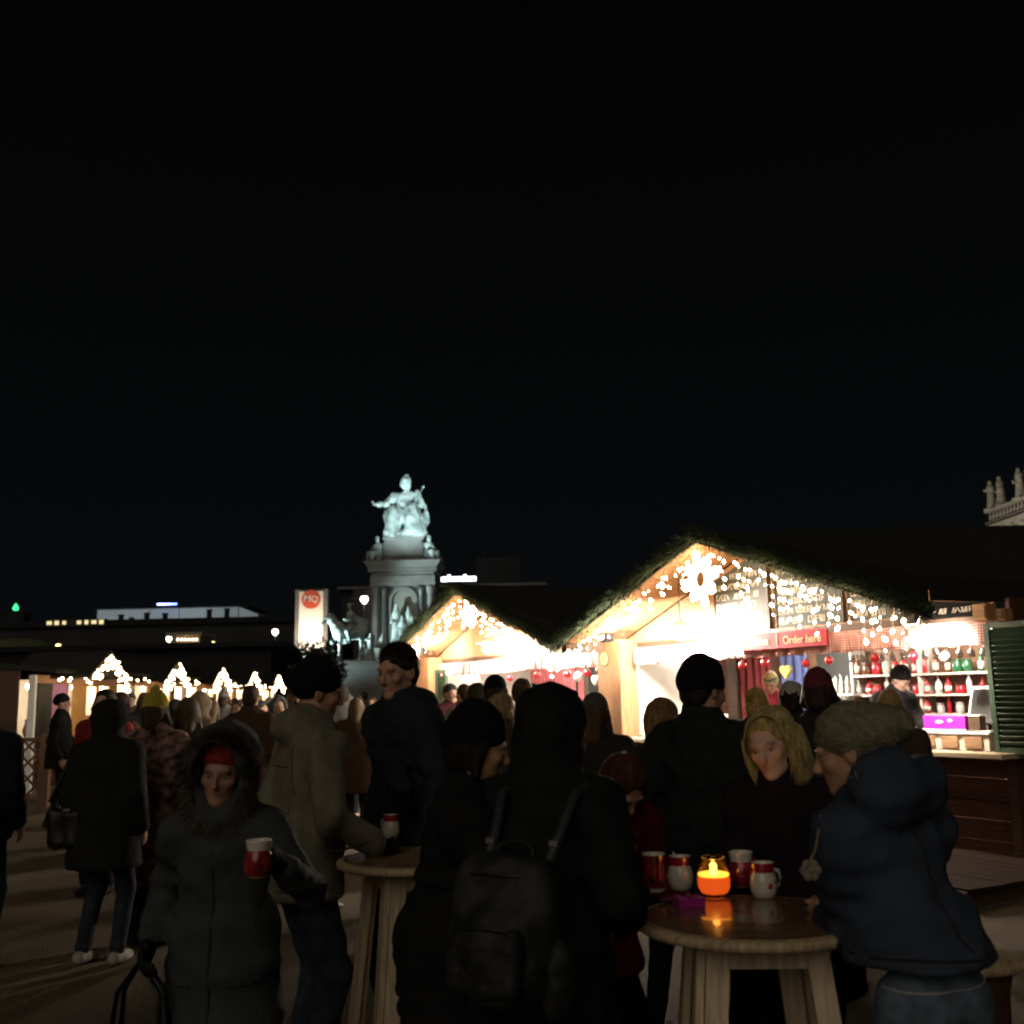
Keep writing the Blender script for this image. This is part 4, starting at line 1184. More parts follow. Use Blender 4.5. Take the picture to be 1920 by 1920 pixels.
pat = {0: (1, 2, 2, 1, 2, 3, 2, 2, 1, 2, 2, 1, 2, 2), 1: (2, 2, 1, 1, 2, 2, 1, 1, 2, 1, 2, 2, 1, 2), 2: (2, 1, 1, 2, 2, 1, 1, 1, 2, 1, 1, 2, 1, 1), 3: (3, 3, 1, 2, 1, 1, 1, 1, 3, 3, 0, 0, 0, 0)}
for r in range(4):
    for k in range(14):
        ci = pat[r][k]; x = -.44 + k * .152
        if abs(x - .55) < .03: x += .04
        o = empty('bottle', O1 + XL * x + YL * (2.0 + random.uniform(-.03, .03)) + Vector((0, 0, sz[r] + .001)), RZ)
        o.scale = (random.uniform(.8, 1.25),) * 2 + (random.uniform(.72, .98) if r < 3 else random.uniform(.95, 1.2),)
        nth = ('first', 'second', 'third', 'fourth', 'fifth', 'sixth', 'seventh', 'eighth', 'ninth', 'tenth', 'eleventh', 'twelfth', 'thirteenth', 'last')[k]
        tag(o, '%s bottle, %s from the left on the %s shelf in the near stall' % (cols[ci][0], nth, ('lowest', 'second lowest', 'third', 'top')[r]), 'bottle', 'bottles on the stall shelves')
        sh_ = random.choice((0, 0, 0, 1, 2)); g_ = link('glass', (bot, jar, slim)[sh_], cols[0][1], o)
        if sh_ == 1: o['category'] = 'jar'; o['label'] = o['label'].replace('bottle', 'jar'); o.name = 'jar'
        g_.material_slots[0].link = 'OBJECT'; g_.material_slots[0].material = cols[ci][1]
        if sh_ == 0: link('paper_label', labm, m_lab, o)
# glasses hanging under a rail above the window (row of clear stems)
gr = place(empty('glass_rack'), O1); tag(gr, 'rack of upside-down glasses hung above the bottle shelves', 'rack')
boxo('rail', (1.3, 1.3, 2.12), (2.6, .2, .02), m_wood_dark, gr)
gl = MB(); gl.lathe([(.028, 0), (.034, -.002), (.006, -.012), (.005, -.07), (.03, -.1), (.036, -.15), (.03, -.17)], 10); gl = gl.mesh('glass')
for k in range(16): link('glass', gl, mat('clear_glass', (.85, .9, .9), .05, .02, trans=.85), gr, (.12 + k * .155, 1.3, 2.10))

# things on the counter of the near stall
cr_ = place(empty('display_crate'), O1); tag(cr_, 'low wooden display crate with three panels on the counter end', 'crate')
boxo('body', (2.62, -.06, 1.105), (.84, .22, .15), mat('crate_white', (.72, .62, .52), .6), cr_)
for k in range(3): boxo('panel', (2.36 + k * .26, -.178, 1.105), (.19, .02, .11), wood('crate_panel', (.30, .17, .09), 0), cr_, bevel=.006)
boxo('lid', (2.62, -.06, 1.194), (.88, .26, .022), m_white, cr_)
mx_ = place(empty('sweets_box'), O1); tag(mx_, 'bright magenta sweets box on the display crate', 'box')
boxo('box', (2.55, -.10, 1.285), (.47, .10, .125), mat('magenta_card', (.70, .02, .42), .5), mx_)
boxo('frame', (2.55, -.155, 1.213), (.50, .015, .02), m_white, mx_)
b = MB(); b.ball((2.50, -.152, 1.285), (.05, .004, .022), 10, 6); b.ball((2.62, -.152, 1.30), (.03, .004, .018), 10, 6); b.build('print', mat('pink_print', (.85, .35, .65), .6), mx_)
dk = place(empty('dark_box'), O1); tag(dk, 'small dark chocolate box beside the magenta sweets box', 'box')
boxo('box', (2.88, -.10, 1.28), (.12, .09, .13), m_wood_dark, dk); boxo('lid', (2.88, -.10, 1.35), (.13, .10, .012), m_white, dk)
ct = place(empty('crepe_plate'), O1); tag(ct, 'black hot plate with propped lid behind the magenta box', 'hot plate')
boxo('base', (2.45, .3, 1.09), (.5, .4, .12), m_steel, ct, bevel=.01)
boxo('lid', (2.62, .42, 1.42), (.36, .03, .34), m_black, ct, R=Matrix.Rotation(rad(-18), 3, 'X'))
boxo('lid_frame', (2.62, .435, 1.435), (.42, .02, .38), m_white, ct, R=Matrix.Rotation(rad(-18), 3, 'X'))
bw = place(empty('mixing_bowl'), O1); tag(bw, 'violet mixing bowl on the hot plate', 'bowl')
b = MB(); b.lathe([(.06, 1.155), (.10, 1.18), (.125, 1.25), (.128, 1.255), (.118, 1.25), (.09, 1.19), (.02, 1.175)], 18, (2.40, .22, 0)); b.build('bowl', mat('violet_enamel', (.16, .12, .5), .3), bw)
b = MB(); b.tube([(2.40, .22, 1.19), (2.47, .20, 1.36)], .008, 6); b.build('ladle', m_wood_pale, bw)
hs = place(empty('heart_placard'), O1); tag(hs, 'white placard with violet heart on the counter by the beanie man', 'sign')
boxo('card', (-.63, -.20, 1.19), (.26, .015, .32), m_white, hs)
P = [(-.63 + .0045 * 16 * math.sin(t) ** 3, 0, 1.285 + .0045 * (13 * math.cos(t) - 5 * math.cos(2 * t) - 2 * math.cos(3 * t) - math.cos(4 * t))) for t in [2 * PI * k / 22 for k in range(22)]]
b = MB(); b.prism(P[::-1], (0, -.209, 0), (0, -.213, 0)); b.build('heart_print', mat('violet_print', (.45, .12, .6), .6), hs)
boxo('foot', (-.63, -.17, 1.036), (.2, .1, .02), m_white, hs)
kt = place(empty('punch_urn'), O1); tag(kt, 'steel punch urn on the counter behind the beanie man', 'urn')
b = MB(); b.lathe([(.13, 1.03), (.15, 1.06), (.15, 1.34), (.13, 1.38), (.05, 1.42), (.02, 1.46)], 18, (-.35, .25, 0)); b.build('pot', mat('brushed_steel', (.5, .5, .52), .25, .1, metal=.9), kt)
b = MB(); b.tube([(-.35, .1, 1.12), (-.35, .02, 1.12), (-.35, .0, 1.08)], .015, 6); b.build('tap', m_steel, kt)
b = MB(); b.ball((-.35, .25, 1.47), .025); b.build('knob', m_black, kt)
ps = place(empty('plush_dwarfs'), O1); tag(ps, 'pale figurines standing on the counter beside the wall board', 'figurine')
for k in range(3):
    b = MB(); b.lathe([(.03, 1.55), (.034, 1.6), (.02, 1.66), (.026, 1.7), (.01, 1.74), (.003, 1.78)], 9, (-.72 + .1 * k, 1.86, 0)); b.build('figurine', m_white, ps)
boxo('ledge', (-.62, 1.92, 1.537), (.5, .26, .024), m_white, ps)

dk_ = place(empty('wooden_deck'), O1); tag(dk_, 'low dark wooden deck in front of the near stall counter', 'deck')
for i in range(11): boxo('deck_plank', (2.2, -.22 - i * .155, .125 + random.uniform(-.002, .002)), (3.6, .147, .03), mat('deck_boards', (.030, .018, .013), .95, .35, 5, .25, 3, stretch=(1, 14, 14), spec=.08), dk_)
for x in (.5, 2.2, 3.9): boxo('joist', (x, -1.0, .055), (.08, 1.75, .105), m_wood_dark, dk_)
boxo('deck_edge', (2.2, -1.875, .065), (3.62, .03, .125), m_wood_dark, dk_)

# ================================================================== small huts on the left
def hut(k, O, x0, label):
    h = empty('market_hut', O, PI / 2 + (.03 if k else 0)); tag(h, label, 'stall')
    x1 = 3.55; F_ = 1.3
    def box_(n, c, d, m, par=h): return boxo(n, c, d, m, par)
    m_hw = wood('hut_front_wood', (.46, .25, .08), 2)
    box_('back_wall', ((x0 + x1) / 2, 2.2, 1.15), (x1 - x0, .06, 2.3), m_inner); box_('end_wall', (x1, 1.1, 1.15), (.06, 2.2, 2.3), m_inner); box_('end_wall', (x0, 1.2, 1.15), (.06, 1.9, 2.3), m_wood_dark)
    for i in range(5): box_('plank', ((x0 + x1) / 2, 0, .12 + i * .19), (x1 - x0 - .1, .04, .18), m_wood_red)
    box_('counter', ((x0 + x1) / 2, -.12, 1.0), (x1 - x0, .4, .05), m_wood_lit)
    box_('header', ((x0 + x1) / 2, -.01, 2.13), (x1 - x0, .08, .16), m_wood_lit)
    for xa, xb in ((-1.15 + F_, -.6 + F_), (.85 + F_, 1.25 + F_)):
        box_('front_panel', ((xa + xb) / 2, -.02, 1.54), (xb - xa, .05, 1.05), m_hw)
    box_('corner_post', (x0, -.02, 1.1), (.1, .12, 2.2), m_white); box_('corner_post', (x1, -.02, 1.1), (.1, .1, 2.2), m_wood_dark)
    if k == 0: box_('door', (-1.25, -.05, 1.5), (.62, .04, 1.1), m_black)
    # window in the middle
    b = MB(); b.box((.12 + F_, -.02, 1.22), (1.46, .06, .34)); b.build('window_sill_panel', m_hw, h)
    w = MB()
    for x in (-.56, .12, .8): w.box((x + F_, -.03, 1.72), (.06, .05, .66))
    w.box((.12 + F_, -.032, 2.03), (1.42, .05, .06)); w = w.build('window', m_hw, h)
    # roof
    b = MB(); b.hexa([(x0 - .1, -.5, 2.22), (x1 + .05, -.5, 2.22), (x1 + .05, 2.4, 2.55), (x0 - .1, 2.4, 2.55), (x0 - .1, -.5, 2.30), (x1 + .05, -.5, 2.30), (x1 + .05, 2.4, 2.63), (x0 - .1, 2.4, 2.63)]); r = b.build('roof', m_felt, h)
    # dormer gable
    for s in (-1, 1):
        b = MB(); P = [(0, -.85), (1.05 * s, -.85), (1.05 * s, .8), (0, .8)]
        if s < 0: P = P[::-1]
        zf = lambda x: 2.66 - abs(x) * .50
        b.hexa([(x, y, zf(x)) for x, y in P] + [(x, y, zf(x) + .06) for x, y in P]); b.build('gable_roof', m_felt, r)
    b = MB(); b.prism([(-.88, 0, 2.21), (.88, 0, 2.21), (0, 0, 2.64)], (0, -.30, 0), (0, -.34, 0)); b.build('gable', m_wood_lit, h)
    # goods
    rs = random.Random(k)
    for i in range(6):
        x = x0 + .3 + i * .42 if i < 3 else 2.7 + (i - 3) * .25
        b = MB(); b.lathe([(.09, 1.03), (.12, 1.15), (.07, 1.3), (.08, 1.36)], 9, (x, .15, 0)); b.build('goods', mat('goods_%d' % (i % 3), ((.5, .2, .35), (.6, .55, .5), (.35, .1, .08))[i % 3], .7), h)
    if k == 0:
        b = MB(); b.smooth = True
        for i in range(20):
            for z in (1.35, 2.05): b.verts([(-.85 + i * .045, .02 + .03 * math.sin(i * 1.7), z)])
        for i in range(19): b.face([2 * i, 2 * i + 2, 2 * i + 3, 2 * i + 1])
        b.build('hanging_cloth', mat('purple_cloth', (.45, .22, .38), .9), h)
    # lights
    b = MB(); rs = random.Random(90 + k)
    sp = []
    for i in range(70):
        x = rs.uniform(-1.1, 1.1); zz = 2.66 - abs(x) * .50 - .03
        dr = rs.random() ** 2 * .32
        sp.append((x, -.86 + rs.uniform(-.05, .05), zz - dr))
    for i in range(9): sp.append((rs.uniform(x0, x1), -.52, 2.2 - rs.random() * .12))
    for p in sp: b.ball(p, .027, 6, 4)
    o = b.build('light_bulbs', m_bulb_far, h); o['kind'] = 'stuff'
    b = MB(); b.tube([(-1.08, -.86, 2.11), (0, -.86, 2.65), (1.08, -.86, 2.11)], .008, 4); b.build('light_cable', m_wire, h)
    for x in ((x0 + .15) / 2, 1.4, 3.05):
        lamp('hut_lamp_light', 'POINT', (x, .5, 2.02), 130 if x > 1 else 60, (1, .82, .56), h, size=.08)
        b = MB(); b.lathe([(.03, 2.05), (.05, 2.0), (.03, 1.95)], 8, (x, .5, 0)); b.build('hut_lamp', glow('hut_lamp_glow', (1, .85, .6), 20), h)
    lamp('hut_lamp_light', 'POINT', (0, -.6, 2.35), 14, (1, .70, .38), h, size=.1)
hl_ = ('first small hut with orange front and purple cloth, nearest of the left row', 'second small hut of the left row with lit gable', 'third small hut of the left row with lit gable', 'fourth small hut of the left row', 'farthest small hut of the left row near the trees')
for k in range(5):
    hut(k, (-9.25 - .36 * k, 22 + 5.5 * k, 0), -1.7 if k == 0 else -1.9, hl_[k])

# lattice fence at the left edge
lf = empty('lattice_fence', (-8.35, 17.6, 0)); tag(lf, 'brown diagonal lattice fence panel at the left edge', 'fence')
m_lat = wood('lattice_wood', (.16, .085, .045), 2)
for x in (-.9, .62): boxo('post', (x, 0, .58), (.11 if x < 0 else .16, .11, 1.16), m_lat, lf)
for z in (.1, 1.08): boxo('rail', (-.14, 0, z), (1.4, .05, .06), m_lat, lf)
for s in (-1, 1):
    for k in range(9):
        x = -1.3 + k * .26
        a = Vector((x, s * .012, .12)); b_ = a + Vector((s * .95, 0, .95)) if s > 0 else None
        p0, p1 = Vector((x, .0, .12)), Vector((x + .94, .0, 1.06))
        if s < 0: p0, p1 = Vector((x, 0, 1.06)), Vector((x + .94, 0, .12))
        # clip to the panel
        t0 = max(0, (-.84 - p0.x) / .94); t1 = min(1, (.54 - p0.x) / .94)
        if t1 - t0 < .08: continue
        q0, q1 = p0.lerp(p1, t0), p0.lerp(p1, t1)
        b = MB(); d = (q1 - q0); R = Matrix.Rotation(-math.atan2(d.z, d.x), 3, 'Y'); b.box((q0 + q1) / 2 + Vector((0, s * .014, 0)), (d.length, .018, .035), R); b.build('lattice_slat', m_lat, lf)

# ================================================================== tables, mugs, candle
def table(x, y, rz, h, r, label):
    t = empty('standing_table', (x, y, 0), rz); tag(t, label, 'table')
    b = MB(); b.lathe([(r * .2, h - .032), (r - .015, h - .032), (r - .003, h - .027), (r, h - .016), (r - .004, h - .006), (r - .012, h - .002), (r - .03, h), (r * .2, h)], 48, mis=[0, 0, 0, 0, 0, 0, 1])
    b.build('table_top', [m_wood_rim, m_wood_top], t)
    for k in range(4):
        a = PI / 4 + k * PI / 2; d = Vector((math.cos(a), math.sin(a), 0)); q = Vector((-d.y, d.x, 0))
        top = d * (r * .74) + Vector((0, 0, h - .034)); bot_ = d * (r * 1.12)
        for s in (-1, 1):                               # each leg is a pair of boards set at a right angle
            e = (d + q * s).normalized(); f = (d - q * s).normalized()
            w = .062; th = .022
            def ring(c): return [c, c - e * w, c - e * w - f * th, c - f * th]
            P0, P1 = ring(bot_ + Vector((0, 0, .002))), ring(top)
            if s > 0: P0, P1 = P0[::-1], P1[::-1]
            if s < 0: P0 = [p - f * .0 - e * .026 for p in P0]; P1 = [p - e * .026 for p in P1]
            b = MB(); b.hexa(P0 + P1); b.build('leg', m_wood_pale, t)
    for k in range(4):
        a = k * PI / 2; d = Vector((math.cos(a), math.sin(a), 0)); q = Vector((-d.y, d.x, 0))
        b = MB(); b.box(d * (r * .47) + Vector((0, 0, h - .07)), (.022, r * .92, .07), Matrix.Rotation(a, 3, 'Z')); b.build('apron', m_wood_pale, t)
        b = MB(); b.box(d * (r * .68) + Vector((0, 0, .22)), (.02, r * 1.34, .05), Matrix.Rotation(a, 3, 'Z')); b.build('stretcher', m_wood_pale, t)
    return t
TH = 1.0
T1 = (-.43, 4.48); T2 = (.665, 3.20)
table(T1[0], T1[1], rad(22), TH, .32, 'round pale standing table between the khaki jacket and the tall man')
table(T2[0], T2[1], rad(-3), TH, .335, 'round pale standing table holding the burning candle jar')

m_glaze = mat('white_glaze', (.74, .70, .62), .2, .08, 8, coat=.5)
m_glred = mat('red_glaze', (.42, .02, .03), .2, .15, 12, coat=.5)
m_glmix = mat('painted_glaze', (.30, .022, .035), .2, .9, 30, coat=.5)
def mug(loc, rz, label, kind=0, s=1.0):
    o = empty('mug', loc, rz); tag(o, label, 'mug')
    o.scale = (s * .94, s * .94, s * 1.12)
    pr = [(.030, .0), (.036, .004), (.044, .02), (.046, .04), (.041, .062), (.036, .070), (.037, .074), (.040, .092), (.040, .096), (.036, .094), (.034, .074), (.038, .04), (.03, .01)]
    if kind == 1: pr = [(.028, .0), (.034, .004), (.036, .012), (.033, .05), (.034, .075), (.039, .10), (.039, .104), (.035, .10), (.03, .06), (.03, .012), (.02, .01)]
    b = MB(); n = len(pr) - 1
    top = [2 if (kind == 0 and .072 <= max(pr[i][1], pr[i + 1][1]) <= .097 and i < 8) else (1 if kind == 2 and i in (2, 3, 4) else 0) for i in range(n)]
    if kind == 1: top = [1 if i in (2, 3, 4) else 0 for i in range(n)]
    if kind == 2: top = [1 if i in (1, 2, 3, 4) else 0 for i in range(n)]
    b.lathe(pr, 22, mis=top); b.build('cup', [m_glaze, m_glmix, m_glred], o)
    b = MB(); b.tube([(.036, 0, .074), (.058, 0, .07), (.066, 0, .05), (.060, 0, .03), (.042, 0, .024)], .0065, 7); b.build('handle', m_glaze if kind == 0 else m_glred, o)
    b = MB(); b.ball((.0, -.044, .036), (.010, .003, .009), 8, 5); b.ball((.018, -.040, .045), (.005, .003, .005), 8, 5); b.build('painted_motif', m_glred, o)
    return o
def on_table(px, py, z=TH):
    r = _f + _rt * (px - 960) / 1968 - _up * (py - 960) / 1968
    p = np.array([0, 0, EYE]) + r * ((z - EYE) / r[2]); return Vector(p.tolist())
for (px, py, rz, kd, s, lab) in (
        (733, 1572, 2.5, 0, 1.0, 'white mug with red rim on the left standing table'),
        (762, 1560, 1.0, 1, 1.0, 'tall painted boot-shaped mug on the left standing table'),
        (1228, 1672, 2.0, 1, 1.05, 'painted mug at the dark sleeve edge of the candle table'),
        (1277, 1668, 1.4, 0, 1.0, 'red-rimmed mug with a spoon left of the candle'),
        (1392, 1662, .5, 2, 1.05, 'dark red mug standing behind the candle'),
        (1433, 1683, .3, 0, 1.0, 'plain white mug with red rim right of the candle')):
    p = on_table(px, py); mug((p.x, p.y, TH), rz, lab, kd, s)
sp = empty('spoon', on_table(1277, 1668)); tag(sp, 'thin spoon standing in the red-rimmed mug', 'spoon')
b = MB(); b.tube([(.0, 0, .02), (-.02, 0, .12)], .003, 6); b.build('handle', m_whiteball, sp); b = MB(); b.ball((.002, 0, .018), (.009, .004, .012), 8, 6); b.build('bowl', m_whiteball, sp)

# candle jar
cj = on_table(1340, 1680); CJ = empty('candle_jar', (cj.x, cj.y, TH)); CJ.scale = (1.15, 1.15, 1.22); tag(CJ, 'glowing orange candle in a round glass jar on the table', 'candle')
m_jar = mat('jar_glass', (1.0, .66, .34), .03, .02, trans=1.0)
m_jar.node_tree.nodes['Principled BSDF'].inputs['IOR'].default_value = 1.25
b = MB(); b.lathe([(.030, .0), (.041, .004), (.0465, .022), (.0475, .042), (.043, .062), (.033, .085), (.031, .092), (.033, .098), (.032, .1), (.0295, .092), (.031, .083), (.041, .061), (.0455, .042), (.0445, .023), (.039, .007), (.01, .005)], 28); b.build('jar', m_jar, CJ)
mwx = mat('orange_wax', (.80, .20, .05), .4, .08, emit=(1.0, .17, .03), estr=.8)  # emission stands in for flame light soaking into the wax
b = MB(); b.lathe([(.03, .007), (.0385, .010), (.0438, .024), (.0447, .042), (.0425, .050), (.040, .051), (.012, .048)], 24); b.build('wax', mwx, CJ)
b = MB(); b.lathe([(.004, .050), (.010, .053), (.012, .058), (.0105, .065), (.0065, .075), (.003, .084), (.0008, .093)], 10); b.build('flame', glow('candle_flame', (1, .58, .16), 30), CJ)
b = MB(); b.tube([(0, 0, .047), (0, 0, .057)], .0012, 5); b.build('wick', m_black, CJ)
lamp('candle_light', 'POINT', (0, 0, .075), 1.3, (1, .48, .14), CJ, size=.012)
# melted pool; its emission stands in for flame light on wax and glass
b = MB(); b.lathe([(.001, .0515), (.0405, .0517), (.0425, .0560), (.0415, .0575), (.036, .0535), (.001, .0528)], 24); b.build('lit_melt_pool', glow('melt_flame_light', (1, .52, .08), 3.5), CJ)

bx = on_table(1292, 1700); BX = empty('cigarette_box', (bx.x, bx.y, TH), .25); tag(BX, 'small magenta box lying by the rim of the candle table', 'box')
boxo('carton', (0, 0, .014), (.085, .055, .028), mat('magenta_carton', (.42, .02, .28), .5), BX, bevel=.002); boxo('flap', (-.03, 0, .0295), (.024, .054, .003), mat('magenta_flap', (.55, .1, .4), .5), BX)
np_ = on_table(1258, 1690); NP = tag(link('napkin', sdf_mesh('napkin', [('add', 0, ell((0, 0, .008), (.04, .03, .009))), ('warp', 0, folds(.004, 120, 5))], .004, (-.06, -.05, -.01), (.06, .05, .03)), mat('dark_red_paper', (.14, .03, .05), .9), None, (np_.x, np_.y, TH + .001)), 'crumpled dark red napkin beside the magenta box', 'napkin')

# low round table at the right edge
lt = on_table(1800, 1783, .72); LT = empty('low_table', (lt.x, lt.y, 0)); tag(LT, 'low round pale table at the lower right edge behind the blue jacket', 'table')
b = MB(); b.lathe([(.05, .68), (.205, .68), (.22, .69), (.222, .705), (.215, .718), (.05, .72)], 40); b.build('table_top', m_wood_rim, LT)
b = MB(); b.lathe([(.16, 0), (.17, .03), (.15, .1), (.14, .35), (.15, .6), (.17, .677)], 24); b.build('barrel', m_wood_dark, LT)

# ================================================================== people
def rotm(yaw=0, pitch=0, roll=0):
    """head/torso frame: columns right, forward, up; yaw turns left, pitch down is positive forward"""
    return np.array(Matrix.Rotation(yaw, 3, 'Z') @ Matrix.Rotation(-pitch, 3, 'X') @ Matrix.Rotation(roll, 3, 'Y'))


def ik(a, t, l1, l2, pole):
    a, t, pole = map(lambda v: np.asarray(v, float), (a, t, pole))
    d = t - a; L = min(np.linalg.norm(d), (l1 + l2) * .995); u = nrm(d); t = a + u * L
    x = (l1 * l1 - l2 * l2 + L * L) / (2 * L); h = math.sqrt(max(l1 * l1 - x * x, 0))
    p = pole - (pole @ u) * u
    return a + u * x + nrm(p) * h, t


def head_prims(smile=0.0):
    A = 'add'
    p = [(A, 0, ell((0, -.018, .038), (.076, .095, .084))), (A, .03, ell((0, .022, -.03), (.060, .066, .080)))]
    for s in (-1, 1):
        p += [(A, .02, cone((s * .044, .002, -.060), (s * .012, .062, -.094), .022, .019)), (A, .02, ell((s * .040, .058, -.018), (.024, .020, .018)))]
    p += [(A, .015, ell((0, .070, -.096), (.02, .016, .016))), (A, .012, cone((-.036, .078, .024), (.036, .078, .024), .012)), (A, .010, cone((0, .088, .012), (0, .109, -.030), .007, .0115)),
          (A, .006, ell((-.010, .098, -.034), .008)), (A, .006, ell((.010, .098, -.034), .008)),
          ('sub', .014, ell((-.032, .098, .002), (.015, .014, .010))), ('sub', .014, ell((.032, .098, .002), (.015, .014, .010))),
          ]
    w_, u_ = .019 + .008 * smile, .008 * smile
    for k in (-1, 1):
        p += [(A, .006, cone((0, .084, -.0575), (k * w_, .079 - .006 * smile, -.0585 + u_), .0060, .0045)), (A, .006, cone((0, .083, -.0695 - .002 * smile), (k * w_ * .85, .078 - .006 * smile, -.067 + u_), .0070, .005)), (A, .01, ell((k * (.038 + .004 * smile), .058, -.028 + .006 * smile), (.020, .018, .016 + .004 * smile)))]
    p += [('sub', .003, cone((-.018 * (1 + .3 * smile), .095, -.0635 + u_ * .4), (.018 * (1 + .3 * smile), .095, -.0635 + u_ * .4), .0035 + .001 * smile))]
    for s in (-1, 1):
        p += [(A, .006, ell((s * .077, -.008, -.006), (.010, .021, .032), rotm(s * .35))), ('sub', .004, ell((s * .087, -.004, -.004), (.006, .011, .018)))]
    return p


def hand_prims(w, f, n, curl, side, s, pad=0.0):
    """palm, four fingers of different length with two bends, thumb from the side of the palm"""
    f = nrm(f); n = nrm(np.asarray(n) - (np.asarray(n) @ f) * f); lat = np.cross(n, f) * side
    R = np.stack([f, lat, n], 1)
    P = [('add', .015, cone(w - f * .02, w + f * .02, (.026 + pad) * s)), ('add', .02 * s, ell(w + f * .055 * s, ((.052 + pad) * s, (.040 + pad) * s, (.017 + pad) * s), R))]
    for i, (L, o) in enumerate(((.068, -.030), (.078, -.010), (.073, .010), (.056, .029))):
        b = w + f * (.094 - .004 * abs(i - 1.3)) * s + lat * o * s
        d1 = f * math.cos(curl * .6) + n * math.sin(curl * .6); d2 = f * math.cos(curl * 1.5) + n * math.sin(curl * 1.5)
        m = b + d1 * L * .5 * s; e = m + d2 * L * .5 * s
        P += [('add', .006, cone(b - f * .015 * s, m, (.0098 + pad) * s, (.0088 + pad) * s)), ('add', .003, cone(m, e, (.0086 + pad) * s, (.0072 + pad) * s))]
    t0 = w + f * .025 * s - lat * .034 * s; t1 = t0 + (f * .55 - lat * .65 + n * .45) * .036 * s; t2 = t1 + (f * .85 - lat * .15 + n * .5) * .032 * s
    P += [('add', .012, cone(t0, t1, (.0135 + pad) * s, (.0115 + pad) * s)), ('add', .004, cone(t1, t2, (.011 + pad) * s, (.0085 + pad) * s))]
    return P


SKIN = {}
def skin_mat(c):
    k = 'skin_%02d%02d%02d' % tuple(int(v * 99) for v in c)
    return mat(k, c, .55, .12, 14, .08, 120, tint=True, spec=.3)
def cloth(c, kind='wool'):
    k = kind + '_%03d%03d%03d' % tuple(int(v * 999) for v in c)
    if kind == 'puff': return mat(k, c, .75, .2, 7, .25, 30, spec=.14)
    if kind == 'knit': return mat(k, c, .95, .3, 60, .6, 90, spec=.1)
    if kind == 'denim': return mat(k, c, .9, .3, 25, .3, 140, spec=.15)
    if kind == 'hair': return mat(k, c, .65, .45, 10, .35, 60, stretch=(6, 6, 1), spec=.18)
    if kind == 'check': return mat(k, c, .9, .95, 16, .2, 40, spec=.1)
    return mat(k, c, .9, .13, 18, .35, 110, spec=.12)


LOD = {0: (.0074, .0135, .011), 1: (.0125, .022, .016), 2: (.019, .03, .022)}
m_eye = mat('eye_white', (.30, .26, .23), .4, .03); m_iris = mat('eye_iris', (.05, .035, .025), .15, .1)


